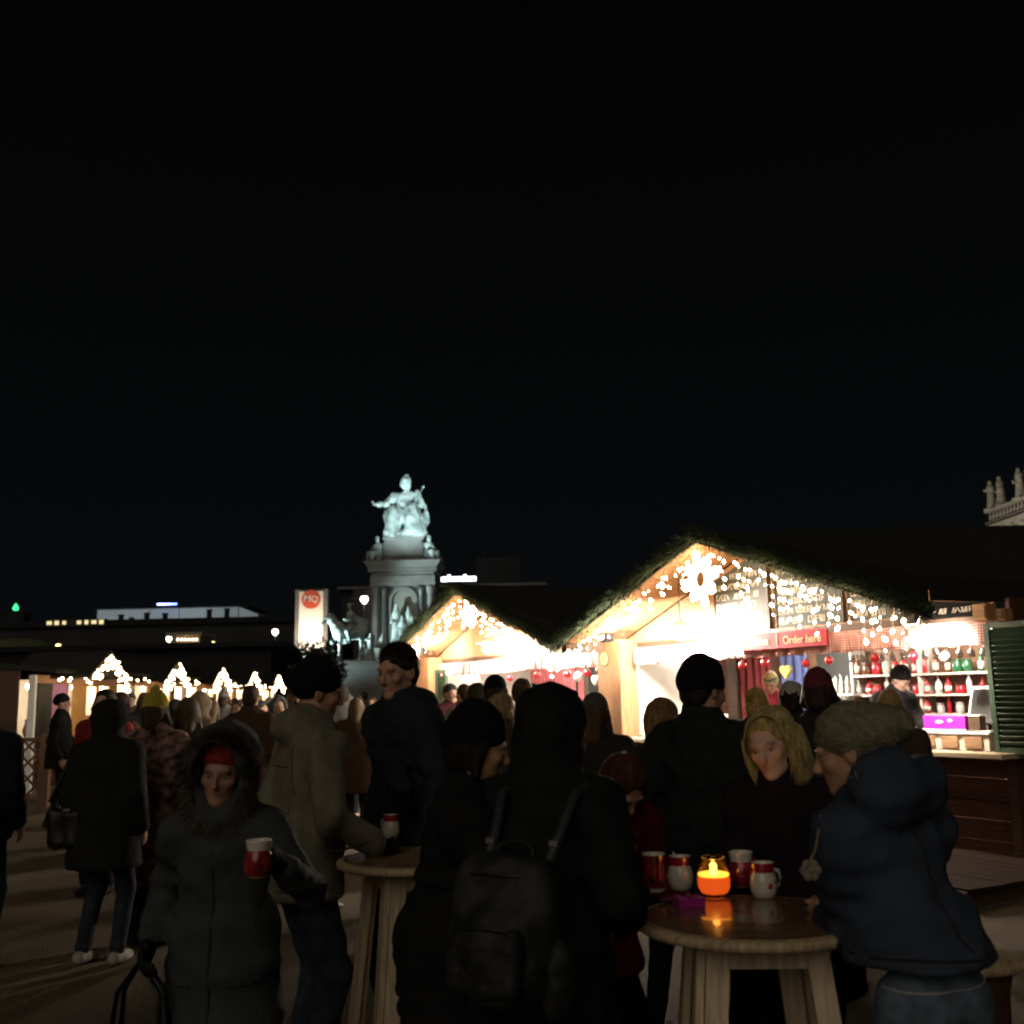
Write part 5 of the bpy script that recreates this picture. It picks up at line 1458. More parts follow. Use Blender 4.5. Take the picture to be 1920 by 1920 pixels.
def person(label, x, y, yaw, H=1.75, lod=1, lean=0, side=0, head=(0, 0, 0), hands=None, pole=None, stance=.1, step=0.0, skin=(.52, .32, .23), coat=None, trousers=(.03, .035, .05), shoes=(.02, .02, .02),
           hat=None, hair=None, hood=None, collar=True, gloves=None, group=None, seed=1, curl=.6, scarf=None, zbase=0.0, pants_kind='denim', build=1.0, face=True, turtle=0.0, smile=0.0):
    rs = np.random.RandomState(seed)
    v0, v1, v2 = LOD[lod]; s = H / 1.75
    coat = coat or dict(c=(.03, .03, .03))
    le, sd = rad(lean), rad(side)
    Rt = np.array(Matrix.Rotation(-le, 3, 'X') @ Matrix.Rotation(sd, 3, 'Y'))           # columns right, forward, up of the torso
    up, fw, rt = Rt[:, 2], Rt[:, 1], Rt[:, 0]
    pel = np.array([0, -.30 * math.sin(le) * s, .95 * s - .04 * abs(math.sin(le))])
    chest = pel + up * .33 * s; neck = pel + up * .53 * s
    hy, hp, hr = (rad(a) for a in head)
    Rh = Rt @ rotm(hy, hp, hr) if False else np.array(Matrix.Rotation(-le * .45, 3, 'X')) @ rotm(hy, hp, hr)
    hc = neck + (up * .6 + Rh[:, 2] * .4) * .125 * s + Rh[:, 2] * .035 * s + Rh[:, 1] * .015
    sh = {k: neck - up * .072 * s + rt * k * .172 * s * build for k in (-1, 1)}
    hands = hands or {}
    pole = pole or {}
    arms = {}
    for k in (-1, 1):
        tgt = hands.get(k)
        if tgt is None: tgt = sh[k] + np.array([k * .07, .06, -.50]) * s
        el, wr = ik(sh[k], tgt, .29 * s, .25 * s, pole.get(k, (k * .35, -1, -.3)))
        arms[k] = (el, wr)
    feet = {k: np.array([k * stance, (step * k), .07]) for k in (-1, 1)}
    hip = {k: pel + np.array([k * .09 * s, 0, -.03]) for k in (-1, 1)}
    knee = {k: ik(hip[k], feet[k], .44 * s, .44 * s, (0, 1, 0))[0] for k in (-1, 1)}
    A = 'add'
    # ---- body (one continuous skin)
    B = [(A, 0, cluster([(A, 0, framed(lambda Q, hp_=head_prims(smile): field(Q, hp_), hc, Rh, s))], hc, .24 * s)), (A, .03, cone(hc - Rh[:, 2] * .06 * s - Rh[:, 1] * .02 * s, neck - up * .02, .052 * s, .06 * s)), (A, .04, cone(neck - up * .03, pel, .085 * s, .10 * s)), (A, .04, cone(sh[-1], sh[1], .05 * s))]
    for k in (-1, 1):
        el, wr = arms[k]
        B += [(A, .03, cone(sh[k], el, .042 * s, .034 * s)), (A, .02, cone(el, wr, .034 * s, .026 * s)), (A, .04, cone(hip[k], knee[k], .07 * s, .05 * s)), (A, .03, cone(knee[k], feet[k], .05 * s, .035 * s)), (A, .02, cone(feet[k] + [0, -.03, -.03], feet[k] + [0, .13, -.035], .03 * s, .025 * s))]
        f = wr - el
        nrm_ = np.array([-k * .9, .2, -.1]) if lod < 2 else np.array([-k, 0, 0])
        if lod < 2: B += [(A, .012, cluster(hand_prims(wr + nrm(f) * .01, f, nrm_, curl, k, s), wr + nrm(f) * .07, .2 * s))]
        else: B += [(A, .02, ell(wr + nrm(f) * .07, (.035, .05, .05)))]
    allp = np.array([hc, neck, pel] + [a for k in (-1, 1) for a in (*arms[k], feet[k], knee[k], sh[k])])
    lo, hi = allp.min(0) - .24 * s, allp.max(0) + .24 * s
    lo[2] = -.02
    def tint(V):
        q = ((V - hc) @ Rh) / s
        T = np.ones((len(V), 3))
        lips = np.exp(-((q[:, 0] / .022) ** 2 + ((q[:, 2] + .0635) / .010) ** 2) * 1.2) * (q[:, 1] > .06)
        T *= 1 - lips[:, None] * np.array([.12, .45, .40])
        ck = sum(np.exp(-(((q[:, 0] - k * .045) / .022) ** 2 + ((q[:, 2] + .025) / .022) ** 2)) for k in (-1, 1)) * (q[:, 1] > .02) + np.exp(-((q[:, 0] / .012) ** 2 + ((q[:, 2] + .03) / .014) ** 2)) * (q[:, 1] > .085)
        T *= 1 - np.clip(ck, 0, 1)[:, None] * np.array([.0, .16, .16])
        br = sum(np.exp(-(((q[:, 0] - k * .033) / .020) ** 2 + ((q[:, 2] - .0255 + 4 * (abs(q[:, 0]) - .03) ** 2 * 8) / .0055) ** 2)) for k in (-1, 1)) * (q[:, 1] > .05)
        T *= 1 - np.clip(br, 0, 1)[:, None] * .72
        es = sum(np.exp(-(((q[:, 0] - k * .032) / .016) ** 2 + ((q[:, 2] - .002) / .009) ** 2)) for k in (-1, 1)) * (q[:, 1] > .05)
        T *= 1 - np.clip(es, 0, 1)[:, None] * np.array([.30, .36, .36])
        return T
    body = link('person', sdf_mesh('body', B, v0, lo, hi, tint), skin_mat(skin))
    body.location = (x, y, zbase); body.rotation_euler.z = rad(yaw)
    tag(body, label, 'person', group)
    # ---- eyes
    if face and lod < 2:
        for k in (-1, 1):
            e = MB(); e.ball((0, 0, 0), (.0125 * s, .0105 * s, .0062 * s), 12, 8); e.mi = 1; e.ball((0, .0050 * s, 0), (.0062 * s, .0062 * s, .0060 * s), 10, 6)
            c = hc + Rh @ (np.array([k * .031, .0735, .001]) * s)
            o = e.build('eye', [m_eye, m_iris], body, c.tolist()); o.rotation_euler = Matrix(Rh.tolist()).to_euler()
    # ---- jacket / coat
    t = coat.get('t', .022); c = coat['c']; hem = coat.get('hem', .82); fl = coat.get('flare', .0)
    hemz = hem * s if hem > .5 else hem
    R3 = Rt
    J = [(A, 0, ell(pel + up * .36 * s, (.165 * s * build + t, .105 * s + t, .21 * s), R3)), (A, .06, ell(pel + up * .14 * s, (.150 * s * build + t, .105 * s + t, .22 * s), R3)), (A, .06, cone(sh[-1] - up * .01, sh[1] - up * .01, .058 * s + t * .6)), (A, .06, cone(neck - up * .01, sh[-1], .058 * s + t * .6, .05 * s + t * .6)), (A, .06, cone(neck - up * .01, sh[1], .058 * s + t * .6, .05 * s + t * .6)),
         (A, .05, cone(neck - up * .12 * s, neck - up * .0, .10 * s + t, .07 * s + t * .5))]
    bot = np.array([pel[0], pel[1] * .4, hemz])
    if hemz < pel[2] + .12:
        for k in (-1, 0, 1):
            J += [(A, .09, cone(pel + rt * k * .06 * s + up * .05, bot + rt * k * (.07 + fl * .5) * s, .115 * s + t, .12 * s + t + fl * .4))]
    for k in (-1, 1):
        el, wr = arms[k]
        J += [(A, .035, cone(sh[k], el, .058 * s + t * .9, .048 * s + t * .8)), (A, .02, cone(el, wr - nrm(wr - el) * .02, .047 * s + t * .8, .034 * s + t * .7))]
    if collar: J += [(A, .02, cone(neck - up * .02, neck + up * (.045 + turtle) * s + Rh[:, 1] * .0, .066 * s + t * .7, .064 * s + t * .6))]
    if coat.get('hooddown'):
        hq_ = float(coat['hooddown']); J += [(A, .03, ell(neck - fw * (.10 + .05 * (hq_ - 1)) * s + up * .03 * (hq_ - 1), (.13 * s * hq_, .075 * s * hq_, .085 * s * hq_), R3)), (A, .03, cone(neck - fw * .06 * s + rt * .09 * s + up * .02, neck + fw * .05 * s + rt * .085 * s - up * .02, .035 * s)), (A, .03, cone(neck - fw * .06 * s - rt * .09 * s + up * .02, neck + fw * .05 * s - rt * .085 * s - up * .02, .035 * s))]
    if hood:
        hk = hood.get('r', 1.0)
        J += [(A, .03, framed(ell((0, -.02, .02), (.115 * hk, .135 * hk, .145 * hk)), hc, Rh, s)), (A, .05, cone(hc - Rh[:, 2] * .08 * s - Rh[:, 1] * .04, neck - up * .02, .085 * s, .10 * s)),
              ('sub', .012, framed(ell((0, .13, .008 if hk > 1.1 else -.01), (.078 * hk, .13, .115 * hk)), hc, Rh, s))]
    J += [('sub', .01, cone(hc - Rh[:, 2] * .02 * s, hc + Rh[:, 1] * .03 * s, .06 * s))] if not hood else []
    J += [('warp', 0, folds(coat.get('fold', .006) * (1.5 if lod < 1 else 1.2), coat.get('freq', 17) / s, seed)), ('warp', 0, folds(.0022 if lod < 1 else 0, 46, seed + 31)), ('cut', .012, half((0, 0, -1), (0, 0, hemz)))]
    if coat.get('quilt'):
        J.insert(-1, ('warp', 0, lambda P, q=coat['quilt']: -.008 * np.abs(np.sin(P[:, 2] * PI / q))))
    jk = link('coat' if hemz < .8 * s else 'jacket', sdf_mesh('coat', J, v1, lo - .05, hi + .05), cloth(c, coat.get('kind', 'wool')), body)
    # ---- trousers and shoes
    if lod < 2 or hemz > .5:
        Tt = []
        for k in (-1, 1):
            Tt += [(A, .05, cone(hip[k], knee[k], .092 * s, .068 * s)), (A, .03, cone(knee[k], feet[k] + [0, 0, .03], .066 * s, .056 * s))]
        Tt += [(A, .05, ell(pel, (.155 * s, .115 * s, .12 * s))), ('warp', 0, folds(.005, 22, seed + 3)), ('cut', 0, half((0, 0, 1), (0, 0, pel[2] + .11)))]
        link('trousers', sdf_mesh('trousers', Tt, v1, (-.4, lo[1], .0), (.4, hi[1], pel[2] + .2)), cloth(trousers, pants_kind), body)
    if lod < 2:
        sm = sdf_mesh('shoe', [(A, 0, cone((0, -.035, .05), (0, .02, .055), .043, .042)), (A, .03, cone((0, .03, .042), (0, .14, .035), .04, .036)), ('cut', .004, half((0, 0, -1), (0, 0, .004))), ('cut', .01, half((0, 0, 1), (0, 0, .11)))], .009, (-.08, -.12, -.02), (.08, .22, .15))
        for k in (-1, 1): link('shoe', sm, cloth(shoes, 'puff'), body, (feet[k][0], feet[k][1], 0))
    # ---- gloves
    if gloves and lod < 2:
        for k in (-1, 1):
            el, wr = arms[k]; f = wr - el
            link('glove', sdf_mesh('glove', hand_prims(wr + nrm(f) * .01, f, np.array([-k * .9, .2, -.1]), curl, k, s, .004), .009, wr - .2, wr + .2), cloth(gloves, 'knit'), body)
    # ---- hat, hair
    if hair:
        L = hair.get('len', 0)
        hb = [(A, 0, ell((0, -.022, .045), (.086, .102, .090) if L else (.0815, .099, .088))), (A, .03, ell((0, -.06, -.01), (.076, .052, .075)))]
        for k in (-1, 1): hb += [(A, .02, cone((k * .074, .0, .03), (k * .075, .01, -.012), .018, .006))]
        if L:
            for k in (-1, 1): hb += [(A, .03, cone((k * .068, -.02, .0), (k * (.075 + hair.get('spread', .02)), -.01 + hair.get('fwd', .02), -L), .035, .028))]
            hb += [(A, .05, cone((0, -.07, 0), (0, -.085, -L * 1.05), .065, .06))]
        hb += [('sub', .012, ell((0, .095, -.035 if not L else -.018), (.064, .085, .095)))]
        if not L: hb += [('sub', .01, ell((k * .088, .035, -.025), (.035, .055, .045))) for k in (-1, 1)] + [('cut', .01, half((0, .3, -1), (0, -.02, -.06)))]
        if hair.get('bun'): hb += [(A, .02, ell((0, -.13, .07), .045))]
        hb += [('warp', 0, folds(hair.get('fold', .004 if L else .003), 55, seed + 5))]
        hp_ = [(op, kk * s, framed(fn, hc, Rh, s)) for op, kk, fn in hb]
        link('hair', sdf_mesh('hair', hp_, v2 * .75, hc - .22 - L, hc + .22), cloth(hair['c'], 'hair'), body)
        if lod == 0 and not L and not hat:               # fuzzy short hairs over the crop
            rr_ = random.Random(seed); fb = MB()
            for _ in range(3500):
                th = rr_.uniform(0, 6.283); cz = rr_.uniform(-.35, 1); sr = math.sqrt(1 - cz * cz); d_ = np.array([sr * math.cos(th), sr * math.sin(th), cz])
                pq = np.array([0, -.022, .045]) + d_ * [.080, .097, .086]
                if pq[1] > .02 and pq[2] < .085 - .25 * abs(pq[0]): continue
                if pq[2] < .0 and pq[1] > -.02: continue
                e_ = d_ * .6 + np.array([rr_.gauss(0, .4), .35 + rr_.gauss(0, .4), .3 + rr_.gauss(0, .3)]); e_ /= np.linalg.norm(e_); w_ = np.cross(e_, [.3, .5, .8]); w_ *= .0016 / np.linalg.norm(w_)
                fb.tri(*[(hc + Rh @ (v * s)).tolist() for v in (pq - w_, pq + w_, pq + e_ * rr_.uniform(.01, .022))])
            fb.build('hair_tufts', cloth(hair['c'], 'hair'), body)
        if hair.get('strands'):
            strands(body, hc, Rh, s, hair, seed)
    if hat:
        kd = hat.get('kind', 'beanie'); q = hat.get('q', 0.0); ext = hat.get('tall', .0)
        hb = [(A, 0, ell((0, -.022, .048), (.088, .106, .092 + ext))), (A, .02, ell((0, -.04, .03), (.086, .095, .06)))]
        if hat.get('slouch'): hb += [(A, .05, ell((0, -.11, .045), (.080, .085, .072))), (A, .02, ell((0, -.185, .04), (.045, .03, .045))), ('sub', .01, ell((0, -.22, .04), (.02, .025, .02)))]
        cutz = hat.get('cut', .018)
        tl = hat.get('tilt', .42); hb += [('cut', .006, half((0, tl, -1), (0, 0, cutz)))]
        band = []
        n = nrm((0, .42, -1.0))
        hb += [('warp', 0, lambda P, a_=hat.get('rib', .0022), n_=hat.get('ribs', 26): -a_ * np.abs(np.sin(np.arctan2(P[:, 0], P[:, 1] + .02) * n_)))]
        if hat.get('pom'): hb += [(A, .01, ell((0, -.03, .165), .038))]
        hq = [(op, kk * s, framed(fn, hc, Rh, s)) for op, kk, fn in hb] + [('warp', 0, folds(.003, 30, seed + 9))]
        tn = None
        if hat.get('stripes'):
            def tn(V):
                w = ((V - hc) @ Rh)[:, 2] / s
                cs = np.array(hat['stripes']); i = np.clip(((w - .0) / .03).astype(int), 0, len(cs) - 1); return cs[i]
        ho = link('hat', sdf_mesh('hat', hq, v2, hc - .3, hc + .3, tn), mat('striped_knit', (1, 1, 1), .9, .1, 30, .4, 90, tint=True) if tn else cloth(hat['c'], 'knit'), body)
        if hat.get('rim', True):                       # turned-up band
            bp_ = [(A, 0, ell((0, -.022, .040), (.093, .111, .10))), ('cut', .004, half((0, .42, -1), (0, 0, cutz - .004))), ('cut', .004, half((0, -.42, 1), (0, 0, cutz + .045)))]
            bq = [(op, kk * s, framed(fn, hc, Rh, s)) for op, kk, fn in bp_]
            link('hat_band', sdf_mesh('hat_band', bq, v2, hc - .2, hc + .2), cloth(tuple(min(1, v * 1.05) for v in (hat['c'])), 'knit'), ho)
    if scarf:
        sp_ = []
        for k in range(10):
            a0, a1 = k * PI / 5, (k + 1) * PI / 5
            f_ = lambda a: neck + up * .02 + (rt * math.cos(a) * .085 + fw * math.sin(a) * .085) * s + up * .015 * math.sin(a * 2)
            sp_.append((A, .02, cone(f_(a0), f_(a1), .042 * s)))
        sp_ += [(A, .02, cone(neck + fw * .11, neck + fw * .14 - up * .28, .045, .05)), ('warp', 0, folds(.006, 40, seed))]
        link('scarf', sdf_mesh('scarf', sp_, v1, neck - .4, neck + .3), cloth(scarf, 'check' if lod < 2 else 'knit'), body)
    return body, dict(hc=hc, Rh=Rh, s=s, neck=neck, up=up, fw=fw, rt=rt, pel=pel, arms=arms, hemz=hemz)


def strands(body, hc, Rh, s, hair, seed):
    """single locks from the parting down over the ears"""
    rs = random.Random(seed); L = hair.get('len', .25)
    cols = hair['strands']
    for ci, c in enumerate(cols):
        b = MB()
        for k in range(hair.get('n', 110)):
            sd = rs.choice((-1, 1)); y0 = rs.uniform(-.10, .050); part = -.02
            th0 = rs.uniform(.0, .35); path = []
            ln = L * rs.uniform(.75, 1.1); ph = rs.uniform(0, 6); sw = rs.uniform(-.012, .02)
            yb = y0 * 1.0 - .03 * rs.random()
            for i in range(10):
                u = i / 9
                if u < .5:
                    a = (th0 + (PI / 2 - th0) * u / .5) * sd
                    r = 1.06 + .05 * rs.random()
                    yy = y0 + (yb - y0) * u
                    k_ = math.sqrt(max(.15, 1 - ((yy + .022) / .115) ** 2))
                    p = Vector((part * (1 - u * 2) + .088 * r * k_ * math.sin(a), yy, .045 + .095 * r * k_ * math.cos(a)))
                else:
                    w = (u - .5) / .5
                    p = Vector((path0.x + sd * (.018 * math.sin(w * 3 + ph * .2) + sw * w), path0.y + hair.get('fwd', .02) * w * .6 + .008 * math.sin(w * 5 + ph), path0.z - ln * w))
                if i == 4: path0 = p.copy()
                q = hc + Rh @ (np.array(p) * s); path.append(q.tolist())
            rr = rs.uniform(.0007, .0013)
            b.tube(path, [rr * .7] + [rr] * 7 + [rr * .7, rr * .3], 3, cap=False)
        b.build('hair_locks', cloth(c, 'hair'), body)


def fur_ring(body, hc, Rh, s, c, n=2600, a=.092, bz=.125, y=.055, L=.055, seed=1):
    rs = random.Random(seed); b = MB()
    for k in range(n):
        t = rs.uniform(0, 6.283)
        base = Vector((a * math.cos(t), y - .03 * math.cos(t) ** 2 + rs.uniform(-.015, .015), -.005 + bz * math.sin(t)))
        d = Vector((math.cos(t), rs.uniform(-.2, .9), math.sin(t))) + Vector((rs.gauss(0, .45), rs.gauss(0, .3), rs.gauss(0, .45)))
        d.normalize(); w = d.orthogonal().normalized() * .0022; ll = L * rs.uniform(.5, 1.15)
        P = [base - w, base + w, base + d * ll + Vector((0, 0, -.008))]
        P = [(hc + Rh @ (np.array(p) * s)).tolist() for p in P]
        b.tri(*P)
    return b.build('fur_trim', mat('fur_%02d' % int(c[0] * 99), c, .9, .5, 30), body)


def tree_of(o):
    me = o.data; return BVHTree.FromPolygons([v.co.copy() for v in me.vertices], [tuple(p.vertices) for p in me.polygons])


def seam(name, coat, axis_pts, dirs, r, m, parent, lift=.0):
    """a sewn line that follows the cloth: rays from outside towards the body find the surface"""
    t = tree_of(coat) if not isinstance(coat, BVHTree) else coat; path = []
    for a, d in zip(axis_pts, dirs):
        a, d = Vector(list(a)), Vector(list(d)).normalized()
        h = t.ray_cast(a + d * .7, -d)
        if h[0] is not None: path.append(h[0] + h[1] * lift)
    if len(path) > 1:
        b = MB(); b.tube(path, r, 5); return b.build(name, m, parent)


def part_of(b, *names):
    for c in b.children:
        if c.name.split('.')[0] in names: return c


def cast(label, px, py, Y, yaw, lean=0, hw=None, hl=None, H=None, **kw):
    """a person whose head centre stands at a given spot of the place; hw: hand targets in the place, hl: in the person's frame"""
    p = at(px, py, Y); le = rad(lean)
    if H is None:
        H = 1.75 * p.z / (.985 + .66 * math.cos(le) - .04 * math.sin(le))
        H = max(1.35, min(1.98, H))
    s = H / 1.75
    sd = rad(kw.get('side', 0))
    fwd = Vector((-math.sin(rad(yaw)), math.cos(rad(yaw)), 0)); rgt = Vector((fwd.y, -fwd.x, 0))
    o = Vector((p.x, p.y, 0)) - fwd * (.38 * math.sin(le) * s + .012) - rgt * (.62 * math.sin(sd) * s)
    hands = {}
    if hl: hands.update({k: np.array(v, float) for k, v in hl.items()})
    if hw:
        for k, v in hw.items():
            d = Vector(v) - o; hands[k] = np.array([d.dot(rgt), d.dot(fwd), d.z])
    return person(label, o.x, o.y, yaw, H=H, lean=lean, hands=hands or None, **kw)


BLK = (.012, .012, .013); DKB = (.016, .018, .024)
# ---- by the left table
b0, i0 = cast('person in long grey coat with fur hood and red cap, holding a mug', 416, 1440, 3.6, 176, lean=6, lod=0, head=(2, 10, -6),
              hl={1: (.22, .06, .88), -1: (-.27, .25, 1.14)}, pole={-1: (-.6, -.5, -.9)}, coat=dict(c=(.054, .060, .064), t=.018, hem=.30, flare=.06, fold=.007, freq=12), hood=dict(r=1.24), hat=dict(c=(.30, .032, .018), cut=.022, rim=True),
              skin=(.46, .25, .18), gloves=(.02, .02, .02), trousers=BLK, seed=2, curl=1.0, stance=.09, smile=.6)
fur_ring(b0, i0['hc'], i0['Rh'], i0['s'], (.13, .11, .085), 9000, .106, .150, .088, .07)
def world(b, v): 
    a = b.rotation_euler.z; return Vector((b.location.x + v[0] * math.cos(a) - v[1] * math.sin(a), b.location.y + v[0] * math.sin(a) + v[1] * math.cos(a), v[2] + b.location.z))
def grip(b, i, k, along=.075, off=.035):
    el, wr = i['arms'][k]; f = nrm(wr - el); return world(b, wr + f * along + np.array([-k * off, .02, 0]))
g0 = grip(b0, i0, -1)
mug((g0.x, g0.y, g0.z - .055), 2.2, 'red and white mug in the gloved hand of the fur hood person', 2, 1.02)
# handbag
hx = world(b0, i0['arms'][1][1] + nrm(i0['arms'][1][1] - i0['arms'][1][0]) * .09)
HB = empty('handbag', (hx.x, hx.y, hx.z - .50), rad(165)); tag(HB, 'black leather handbag hanging from the hand of the fur hood person', 'bag')
link('bag', sdf_mesh('bag', [('add', 0, rbox((0, 0, .15), (.17, .06, .15), .04)), ('add', .03, ell((0, 0, .08), (.18, .075, .09))), ('warp', 0, folds(.007, 18, 4))], .012, (-.25, -.15, -.05), (.25, .15, .36)), mat('black_leather', (.010, .010, .010), .4, .2, 12, .2, 60), HB)
for sy in (-.03, .03):
    b = MB(); b.tube([(-.09, sy, .28), (-.075, sy * .6, .42), (0, sy * .3, .52), (.075, sy * .6, .42), (.09, sy, .28)], .008, 6); b.build('strap', mat('black_leather', (.010, .010, .010), .4), HB)

b1, i1 = cast('man in khaki hooded jacket and black beanie leaning on the left table', 590, 1294, 4.7, -58, lean=4, lod=0, head=(-12, 10, 4), hw={1: (T1[0] - .16, T1[1] + .05, 1.035), -1: (-1.15, 4.55, .9)}, pole={1: (.6, -1, -.4)},
              coat=dict(c=(.185, .175, .135), t=.026, hem=.80, hooddown=True, fold=.013, freq=13), hat=dict(c=(.010, .010, .011), rim=False, cut=-.012, tall=.016), skin=(.56, .30, .20), trousers=(.045, .055, .085), gloves=BLK, seed=3, build=1.05)
b2, i2 = cast('tall smiling man with short dark hair in a dark jacket, behind the left table', 745, 1257, 5.3, 132, lean=3, lod=0, head=(14, 8, -3), hw={1: (T1[0] - .02, T1[1] + .30, 1.04)}, hl={-1: (-.30, .12, .98)},
              coat=dict(c=(.026, .029, .038), t=.026, hem=.78, hooddown=True, fold=.008), hair=dict(c=(.022, .016, .012)), skin=(.60, .35, .24), trousers=BLK, gloves=BLK, seed=4, build=1.1, smile=1.0)
# teeth of the smiling man
tm = MB(); tm.ball((0, .0865, -.0635), (.013, .0035, .0028), 10, 5)
tt = tm.build('teeth', m_whiteball, b2, i2['hc'].tolist()); tt.rotation_euler = Matrix(i2['Rh'].tolist()).to_euler(); tt.scale = (i2['s'],) * 3

b3, i3 = cast('person in black with a round black cap, face in profile, at the centre', 892, 1398, 3.35, -86, lean=8, lod=0, head=(8, 8, 0), hl={1: (.22, .38, 1.02), -1: (-.2, .36, 1.0)}, coat=dict(c=(.013, .013, .014), t=.024, hem=.70, fold=.008),
              skin=(.56, .34, .20), trousers=BLK, seed=5, gloves=BLK, collar=False, hat=dict(c=(.011, .011, .012), rim=False, cut=-.004, tall=.028, slouch=False))
link('hair', sdf_mesh('hair', [('add', 0, framed(ell((0, -.05, .0), (.088, .07, .10)), i3['hc'], i3['Rh'], i3['s'])), ('add', .03, framed(cone((.072, .0, .02), (.078, -.01, -.09), .026, .02), i3['hc'], i3['Rh'], i3['s'])), ('warp', 0, folds(.004, 60, 3))], .009, i3['hc'] - .25, i3['hc'] + .25), cloth((.018, .014, .011), 'hair'), b3)

# ---- black hooded person with the backpack, leaning towards the candle table
b4, i4 = cast('person in a black hooded jacket seen from behind, wearing a grey backpack', 1032, 1372, 3.32, -26, lean=13, lod=0, head=(-8, 8, 0), hw={1: (T2[0] - .36, T2[1] + .02, 1.0)}, pole={1: (.6, -.9, -.6)}, hl={-1: (-.22, .3, 1.0)},
              coat=dict(c=(.012, .013, .014), t=.036, hem=.74, fold=.009, kind='puff'), hood=dict(r=1.03), skin=(.5, .3, .2), trousers=BLK, gloves=BLK, seed=6)
BP = empty('backpack', world(b4, i4['pel'] - i4['fw'] * .15 + i4['up'] * .05 + i4['rt'] * .035).to_tuple(), b4.rotation_euler.z); tag(BP, 'scuffed dark grey backpack worn low on the black hooded person', 'backpack')
BP.rotation_euler = (rad(-13), 0, b4.rotation_euler.z)
m_bp = mat('grey_nylon', (.028, .030, .031), .6, .8, 7, .35, 25, spec=.25)
link('pack', sdf_mesh('pack', [('add', 0, rbox((0, -.12, .04), (.145, .09, .185), .07)), ('add', .04, ell((0, -.18, -.03), (.115, .07, .13))), ('warp', 0, folds(.012, 16, 7))], .011, (-.3, -.4, -.25), (.3, .1, .4)), m_bp, BP)
link('front_pocket', sdf_mesh('pocket', [('add', 0, rbox((0, -.215, -.05), (.105, .045, .085), .035)), ('warp', 0, folds(.006, 30, 9))], .009, (-.2, -.35, -.2), (.2, -.1, .1)), m_bp, BP)
link('side_pocket', sdf_mesh('side_pocket', [('add', 0, ell((.155, -.11, -.08), (.04, .06, .10))), ('warp', 0, folds(.006, 30, 10))], .009, (.08, -.25, -.28), (.28, .05, .1)), m_bp, BP)
b = MB(); b.tube([(-.06, -.10, .215), (-.05, -.095, .25), (0, -.09, .262), (.05, -.095, .25), (.06, -.10, .215)], .008, 6); b.build('grab_handle', m_black, BP)
for sx_ in (-1, 1):
    b = MB(); b.tube([(sx_ * .09, -.09, .19), (sx_ * .10, -.035, .28), (sx_ * .115, .02, .40), (sx_ * .12, .14, .46), (sx_ * .125, .27, .38)], .016, 8); b.build('shoulder_strap', mat('strap_web', (.035, .036, .04), .6, .2, 30), BP)
    b = MB(); b.box((sx_ * .098, -.062, .262), (.026, .012, .016)); b.build('buckle', mat('bright_buckle', (.7, .7, .7), .2, .05, metal=.9), BP)
b = MB(); b.tube([(-.10, -.225, .02), (-.05, -.258, .03), (.05, -.258, .03), (.10, -.225, .02)], .004, 5); b.build('zip', m_steel, BP)
b = MB(); b.tube([(-.138, -.16, .14), (-.07, -.208, .165), (.07, -.208, .165), (.138, -.16, .14)], .004, 5); b.build('zip', m_steel, BP)

# ---- head bent down, red jacket
b5, i5 = cast('person with reddish brown hair bending over the candle table, red jacket', 1166, 1452, 4.0, -150, lean=28, lod=0, head=(0, 40, 6), hl={1: (.2, .25, .88), -1: (-.2, .25, .88)}, coat=dict(c=(.14, .014, .018), t=.03, hem=.70, fold=.007),
              hair=dict(c=(.075, .028, .016), len=.06), skin=(.55, .31, .22), trousers=BLK, seed=7)
# ---- man in black beanie, dark coat
b6, i6 = cast('man in black beanie and dark coat seen from behind, near the stall pillar', 1316, 1292, 4.6, -48, lean=2, lod=0, head=(-10, 6, 0), hl={-1: (-.10, -.16, .98), 1: (.16, .26, 1.05)}, pole={-1: (-1, -.8, 0)},
              coat=dict(c=(.018, .020, .022), t=.036, hem=.66, fold=.008), hat=dict(c=(.011, .011, .012), rim=True, cut=.0, tall=.02), hair=dict(c=(.03, .02, .015)), skin=(.52, .31, .23), trousers=BLK, seed=8, build=1.08)
b7, i7 = cast('person with long light brown hair standing just behind the beanie man', 1243, 1352, 5.3, -30, lean=2, lod=1, head=(-10, 4, 0), coat=dict(c=(.03, .022, .018), t=.03, hem=.7), hair=dict(c=(.20, .12, .05), len=.20), trousers=BLK, seed=9)
# ---- blonde
b8, i8 = cast('blonde person in dark clothes leaning over the candle table, looking left', 1452, 1394, 3.7, 140, lean=14, lod=0, head=(4, 4, 10), hl={1: (.18, .22, .86), -1: (-.2, .22, .86)}, coat=dict(c=(.020, .013, .015), t=.028, hem=.70, fold=.007), turtle=.02,
              hair=dict(c=(.42, .32, .13), len=.20, fwd=-.01, spread=.02, strands=[(.58, .46, .20), (.42, .31, .12), (.68, .57, .30)], n=800), skin=(.72, .46, .37), trousers=BLK, seed=10, smile=.3)
# ---- blue jacket, olive knit hat
b9, i9 = cast('person in a dark blue jacket and slouchy olive knit hat leaning on the candle table', 1598, 1425, 3.04, 26, lean=20, lod=0, head=(44, 8, -4), hl={-1: (.0, .30, 1.0), 1: (.08, .32, .98)}, build=.94, pole={1: (.8, -.3, -.8), -1: (-.1, -.5, -1)}, H=1.62,
              coat=dict(c=(.042, .056, .088), t=.022, hem=1.03, hooddown=1.35, fold=.010, freq=14, kind='puff'), hat=dict(c=(.21, .195, .125), slouch=True, rim=False, cut=-.095, tilt=1.25, tall=.01, rib=.003, ribs=17), skin=(.6, .34, .22), trousers=(.12, .16, .22), seed=11, stance=.12)
